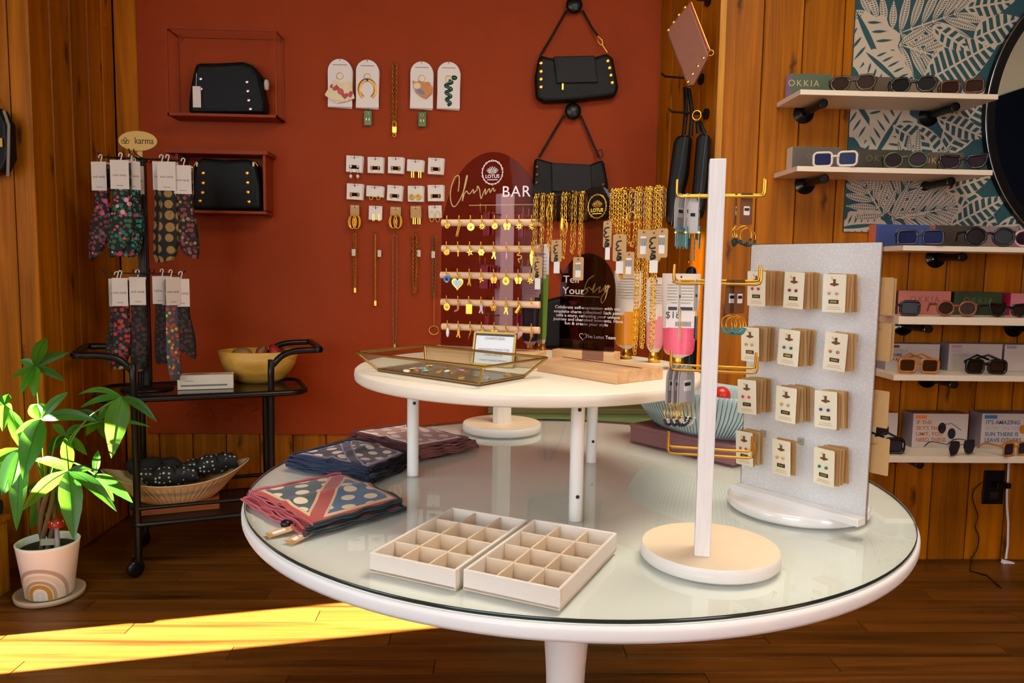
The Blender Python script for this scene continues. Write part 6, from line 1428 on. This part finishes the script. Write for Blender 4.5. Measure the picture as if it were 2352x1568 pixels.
def sock_pair(label, px, ytop, ybot, Y, kind, rz, toe=None, flare=1.0, cardw=.058, cardh=.105, foot=-1):
    """header card on a plastic hook with a folded pair of socks below"""
    p = atY(px, ytop, Y); L_ = p.z-atY(px, ybot, Y).z; t = thing('sock_pair', label, 'socks', p, rz, 'sock pairs on the spinner')
    MB().tube(smoothpath([(-.007, 0, .006), (-.005, 0, .014), (.001, 0, .017), (.006, 0, .012), (.003, 0, .002), (0, 0, -.012)], 3), .0022, 6).build('hook', mat('hook_plastic', '#d9cfc8', .4), t)
    c = MB().box((0, -.0135, -.010-cardh/2), (cardw, .0012, cardh)).build('header_card', mat('header_card', '#c9bdb0', .7), t)
    MB().box((0, .0135, -.010-cardh/2), (cardw, .0012, cardh)).build('header_card', MATS['header_card'], t)
    text('lettering', 'sock candy', .0125, mat('print_olive', '#2a301c', .6), c, (0, -.0143, -.010-cardh*.52), ext=.0001, xs=.85)
    MB().box((0, -.0143, -.010-cardh*.88), (cardw*.4, .0003, .003)).build('fine_print', GREYP, c)
    for s in (0, 1):
        mb = MB(); y = -.004+.007*s; w0 = cardw*.92; n = 16
        def pos(f):
            x = foot*(.03*flare*max(0, f-.55)**1.5*3); wd = w0*(1+.5*flare*max(0, math.sin(PI*min(1, max(0, (f-.45)/.5))))); return x, wd
        vs = []
        for i in range(n+1):
            f = i/n; x, wd = pos(f); z = -.018-(L_-.018)*f
            if i == n: wd *= .7
            for k in range(10):
                a = 2*PI*k/10; vs.append((x+wd/2*math.cos(a)+s*.004, y+(.0045+.002*math.sin(f*9))*math.sin(a), z+.05*flare*max(0, f-.6)*foot*(-1)*math.cos(a)*.6))
        mb.add(vs, [(i*10+k, i*10+(k+1) % 10, (i+1)*10+(k+1) % 10, (i+1)*10+k) for i in range(n) for k in range(10)], True)
        mb.add(vs, [tuple(range(n*10, n*10+10))]); o = mb.build('sock', SK[kind], t)
    if toe: MB().ball((foot*.03*flare*.55, 0, -L_+.004), .016, 12, 8, sy=.6, sz=.6).build('toe', mat('toe_'+toe, toe, .85), t)
    return t
sock_pair('rose and skull print sock pair at the outer end of the upper arm', 231, 366, 590, 2.93, 'floral', -.1, None, 1.3)
sock_pair('jungle leaf print sock pair with white card, upper front arm', 277, 362, 585, 2.90, 'leaf', .05, '#b83050', 1.0, .066)
sock_pair('pink flower and turquoise sock pair behind the leaf pair', 300, 364, 585, 2.93, 'teal', .6, '#b83050', .7)
sock_pair('striped pink flower sock pair nearest the spinner post', 308, 374, 590, 2.965, 'teal', .9, None, .6)
sock_pair('black sock pair with tan round animals, upper arm', 385, 366, 600, 2.91, 'sloth', .02, None, .5, .066)
sock_pair('black tan-spotted sock pair behind, hung nearer the post', 371, 366, 600, 2.96, 'sloth', .25, '#7a5426', .4, .060)
sock_pair('paisley swirl sock pair at the outer end of the upper arm', 421, 374, 590, 2.92, 'swirl', .1, None, .7, .062, foot=1)
sock_pair('red and grey chevron sock pair on the lower tier, outer one', 276, 632, 845, 2.92, 'red', .25, '#a8a060', .6, .054)
sock_pair('grey patterned sock pair behind the chevron pair, lower tier', 268, 634, 830, 2.96, 'grey', .5, '#a02a24', .9, .056)
sock_pair('dark chevron sock pair on the lower tier near the post', 316, 630, 850, 2.94, 'dark', .3, '#8a8040', .3, .056)
sock_pair('dark print sock pair with grey card, lower tier facing wall', 372, 628, 835, 2.95, 'dark', -.2, None, .3, .064)
sock_pair('slate blue and red sock pair hanging longest on lower tier', 392, 630, 872, 2.91, 'blue', .9, None, .2, .056, foot=1)
sock_pair('navy leaf print sock pair at the lower tier\'s outer end', 415, 634, 820, 2.94, 'dark', .5, None, .9, .056, foot=1)

# ================================================================ potted money tree
PY = 2.60; pc_ = atZ(115, 1372, 0); pot = Vector((pc_.x, 2.63, 0)); pot.x = atZ(116, 1385, 0).x*2.63/atZ(116, 1385, 0).y
pl = thing('potted_plant', 'leafy money tree in white rainbow-printed pot beside the bar cart', 'plant', pot)
POTW = mat('pot_white', '#f0f0ea', .35)
MB().lathe([(1e-4, 0), (.094, 0), (.108, .004), (.111, .022), (.105, .022), (.100, .010), (1e-4, .008)], 48).build('saucer', mat('saucer_taupe', '#b5a387', .5), pl)
pt_ = MB().lathe([(1e-4, .010), (.070, .010), (.075, .016), (.098, .19), (.1005, .200), (.096, .202), (.092, .194), (.089, .17)], 56).build('pot', POTW, pl)
MB().lathe([(1e-4, .178), (.095, .176)], 32).build('soil', mat('soil', '#2a1a0c', .95, 0, .5, 80, .8, 120), pl)
def pot_r(z): return .0742+(z-.016)*(.098-.075)/.174+.0008
ca = -PI/2+.12
for k, (R_, wd, c) in enumerate(((.088, .013, '#b7a188'), (.066, .012, '#d9c8ae'), (.047, .010, '#b59a78'), (.031, .014, '#b98a34'), (.010, .008, '#cfd0cc'))):
    mb = MB(); vs = []; n = 28
    for i in range(n+1):
        t_ = i/n; 
        for e in (R_-wd/2, R_+wd/2):
            if t_ < .2: x, z = -e, .016+(t_/.2)*.020
            elif t_ > .8: x, z = e, .016+((1-t_)/.2)*.020
            else: an = PI-(t_-.2)/.6*PI; x, z = e*math.cos(an), .036+e*math.sin(an)*1.02
            rr = pot_r(z)+.0012; a = ca+x/rr; vs.append((rr*math.cos(a), rr*math.sin(a), z))
    mb.add(vs, [(2*i, 2*i+1, 2*i+3, 2*i+2) for i in range(n)], True); mb.build('rainbow_band', mat('band_%d' % k, c, .45), pt_)
MB().box((.02, -.085, .198), (.052, .002, .022)).build('plant_label', mat('label_dim', '#9a9a84', .6), pl, (0, 0, 0), (-.2, 0, .15))
# mushroom pick
o = atY(130, 1200, 2.58)-pot
MB().cyl((o.x, o.y, .17), (o.x, o.y, o.z-.01), .009, .007, n=10).build('pick_stem', mat('pick_pale', '#8a94a0', .5), pl)
mc = MB().lathe([(.026, -.004), (.027, .0), (.022, .014), (.010, .022), (1e-4, .024)], 18, (o.x, o.y, o.z-.008)).build('pick_cap', mat('mushroom_red', '#a02014', .35), pl)
mb = MB()
for i in range(7): a = i*.9; mb.ball((o.x+.020*math.cos(a), o.y+.020*math.sin(a), o.z+.004), .0035, 6, 5)
mb.build('spots', PEARL, mc)
TRUNKM = mat('trunk_brown', '#6a5030', .8, 0, .3, 40); STEMG = mat('stem_green', '#4f7a24', .5)
for k in range(5):
    a = 2*PI*k/5; P = [(.02*math.cos(a+z*14), .02*math.sin(a+z*14), .17+z) for z in [i*.03 for i in range(9)]]
    MB().tube(P, .009, 7).build('trunk', TRUNKM, pl)
LEAFM = [leafmat('leaf_a', '#3f7a1c', '#6fb02a'), leafmat('leaf_b', '#33661a', '#5a9a22'), leafmat('leaf_c', '#4c8a20', '#86c23a')]
def blade(tip, base, wfrac, m, droop, roll, parent):
    ax = tip-base; L_ = ax.length; t = ax.normalized(); view = ((base+tip)/2+pot-CPOS).normalized()
    side = t.cross(view).normalized(); nrm = side.cross(t).normalized()
    side = (side*math.cos(roll)+nrm*math.sin(roll)).normalized(); nrm = side.cross(t).normalized()
    n = 12; mb = MB(); vs = []
    for i in range(n+1):
        f = i/n; w = L_*wfrac*(math.sin(PI*f**.85)**.9)*.5+.0008 if 0 < i < n else .0010
        c = base+ax*f+Vector((0, 0, 1))*(droop*L_*math.sin(PI*f))
        for s, up in ((-1, .16), (-.5, .07), (0, 0), (.5, .07), (1, .16)): vs.append(c+side*(w*s*(1+.03*math.sin(f*30)))+nrm*(-w*up))
    mb.add(vs, [(i*5+k, i*5+k+1, (i+1)*5+k+1, (i+1)*5+k) for i in range(n) for k in range(4)], True)
    mb.tube([vs[i*5+2] for i in range(n+1)], [.0016*(1-.7*i/n) for i in range(n+1)], 4)
    return mb.build('leaf', m, parent)
hubs = [
 ((80, 841), 2.55, [(106, 776, -.05, .36), (157, 809, .05, .34), (45, 828, 0, .55), (27, 868, -.02, .3), (150, 876, .03, .3), (79, 912, -.06, .42), (48, 905, -.08, .3)]),
 ((93, 963), 2.45, [(222, 966, -.02, .24), (96, 926, .06, .7), (156, 901, .05, .3), (53, 1100, -.10, .42), (70, 930, .05, .6), (30, 1000, -.06, .3)]),
 ((157, 1081), 2.50, [(52, 1172, -.05, .34), (170, 1240, -.08, .36), (268, 1174, -.03, .24), (76, 1056, .04, .3), (150, 1006, .05, .45), (212, 1078, .04, .4)]),
 ((219, 1089), 2.60, [(305, 1154, -.02, .32), (262, 1152, .02, .3), (225, 1034, .04, .36), (206, 1108, .0, .6)]),
 ((280, 911), 2.62, [(360, 968, -.02, .24), (256, 1052, -.06, .42), (184, 936, .03, .16), (246, 940, .04, .5), (180, 905, .06, .12)]),
 ((228, 968), 2.68, [(346, 980, .02, .1), (250, 1012, .05, .5), (182, 942, .03, .4), (198, 1000, .05, .35), (250, 925, .04, .4)]),
 ((50, 1030), 2.42, [(38, 1218, -.05, .26), (5, 1140, -.04, .5), (22, 940, .04, .35), (-40, 1080, 0, .4), (60, 1095, .03, .5)]),
 ((10, 930), 2.5, [(28, 945, .04, .6), (-50, 1010, 0, .4), (20, 905, .05, .5), (-40, 890, 0, .4), (6, 990, -.05, .4)]),
 ((150, 1000), 2.72, [(200, 1045, .03, .4), (190, 975, .04, .4), (110, 1040, .03, .4), (120, 975, .03, .4), (165, 1065, .0, .4)]),
 ((115, 1120), 2.70, [(70, 1215, .0, .4), (128, 1190, .0, .5), (165, 1140, .02, .4), (90, 1230, .0, .35), (60, 1120, .02, .4)])]
crown = Vector((0, 0, .42))
for k, ((hx, hy), Y, tips) in enumerate(hubs):
    hb = atY(hx, hy, Y)-pot
    mid = (crown+hb)/2+Vector((0, 0, .05))
    MB().tube(smoothpath([crown-Vector((0, 0, .04*(k % 3))), mid, hb], 6), .0034, 6).build('leaf_stalk', STEMG, pl)
    for i, (tx, ty, dy, wf) in enumerate(tips):
        tp_ = atY(tx, ty, max(2.32, Y+dy))-pot
        if tp_.x+pot.x < -1.9: continue
        blade(tp_, hb, wf*.84, LEAFM[(i+k) % 3], .06+.05*random.random(), random.uniform(-.5, .5), pl)

# low bench end and hanging bag at the left edge
bp = Vector((-1.88, 2.49, 0)); t = thing('low_bench', 'end of a low pine bench with dark cushion behind the plant', 'bench', bp)
for c, d in (((0, -.18, .13), (.42, .02, .26)), ((0, .18, .13), (.42, .02, .26)), ((.20, 0, .13), (.02, .34, .26)), ((-.20, 0, .13), (.02, .34, .26))): MB().box(c, d).build('panel', PINEL, t, bevel=.002)
MB().box((0, 0, .268), (.44, .40, .016)).build('top', PINE, t, bevel=.002); MB().box((0, 0, .31), (.42, .38, .06)).build('cushion', mat('navy_cloth', '#12141c', .9), t, bevel=.02)
hp = atY(-8, 250, 2.80); t = thing('handbag', 'black bag with grey strap hung on the pine wall at left edge', 'handbag', hp)
MB().prism([(-.16, -.02), (-.05, .02), (.02, .0), (.045, -.05), (.045, -.17), (.02, -.22), (-.16, -.24)], .06, y0=-.02).build('body', BLACKL, t, bevel=.014, seg=3)
MB().tube([(.040, -.026, -.01), (.056, -.028, -.06), (.052, -.03, -.15), (.046, -.03, -.235)], .006, 6, flat=.5).build('strap', mat('strap_grey', '#7a7266', .6), t); MB().box((.02, -.026, -.12), (.024, .006, .03)).build('clasp', BRASS, t)
MB().tube([(-.03, .0, .01), (-.03, .055, .05)], .006, 6).build('hook', BLACKM, t)

# ---------------------------------------------------------------- lettering becomes plain meshes
dg = bpy.context.evaluated_depsgraph_get()
for o in [o for o in SC.objects if o.type == 'FONT']:
    me = bpy.data.meshes.new_from_object(o.evaluated_get(dg)); nm = o.name.split('.')[0]; par, l, r, s = o.parent, o.location.copy(), o.rotation_euler.copy(), o.scale.copy()
    bpy.data.objects.remove(o); n = put(nm, me, par, l, r); n.scale = s
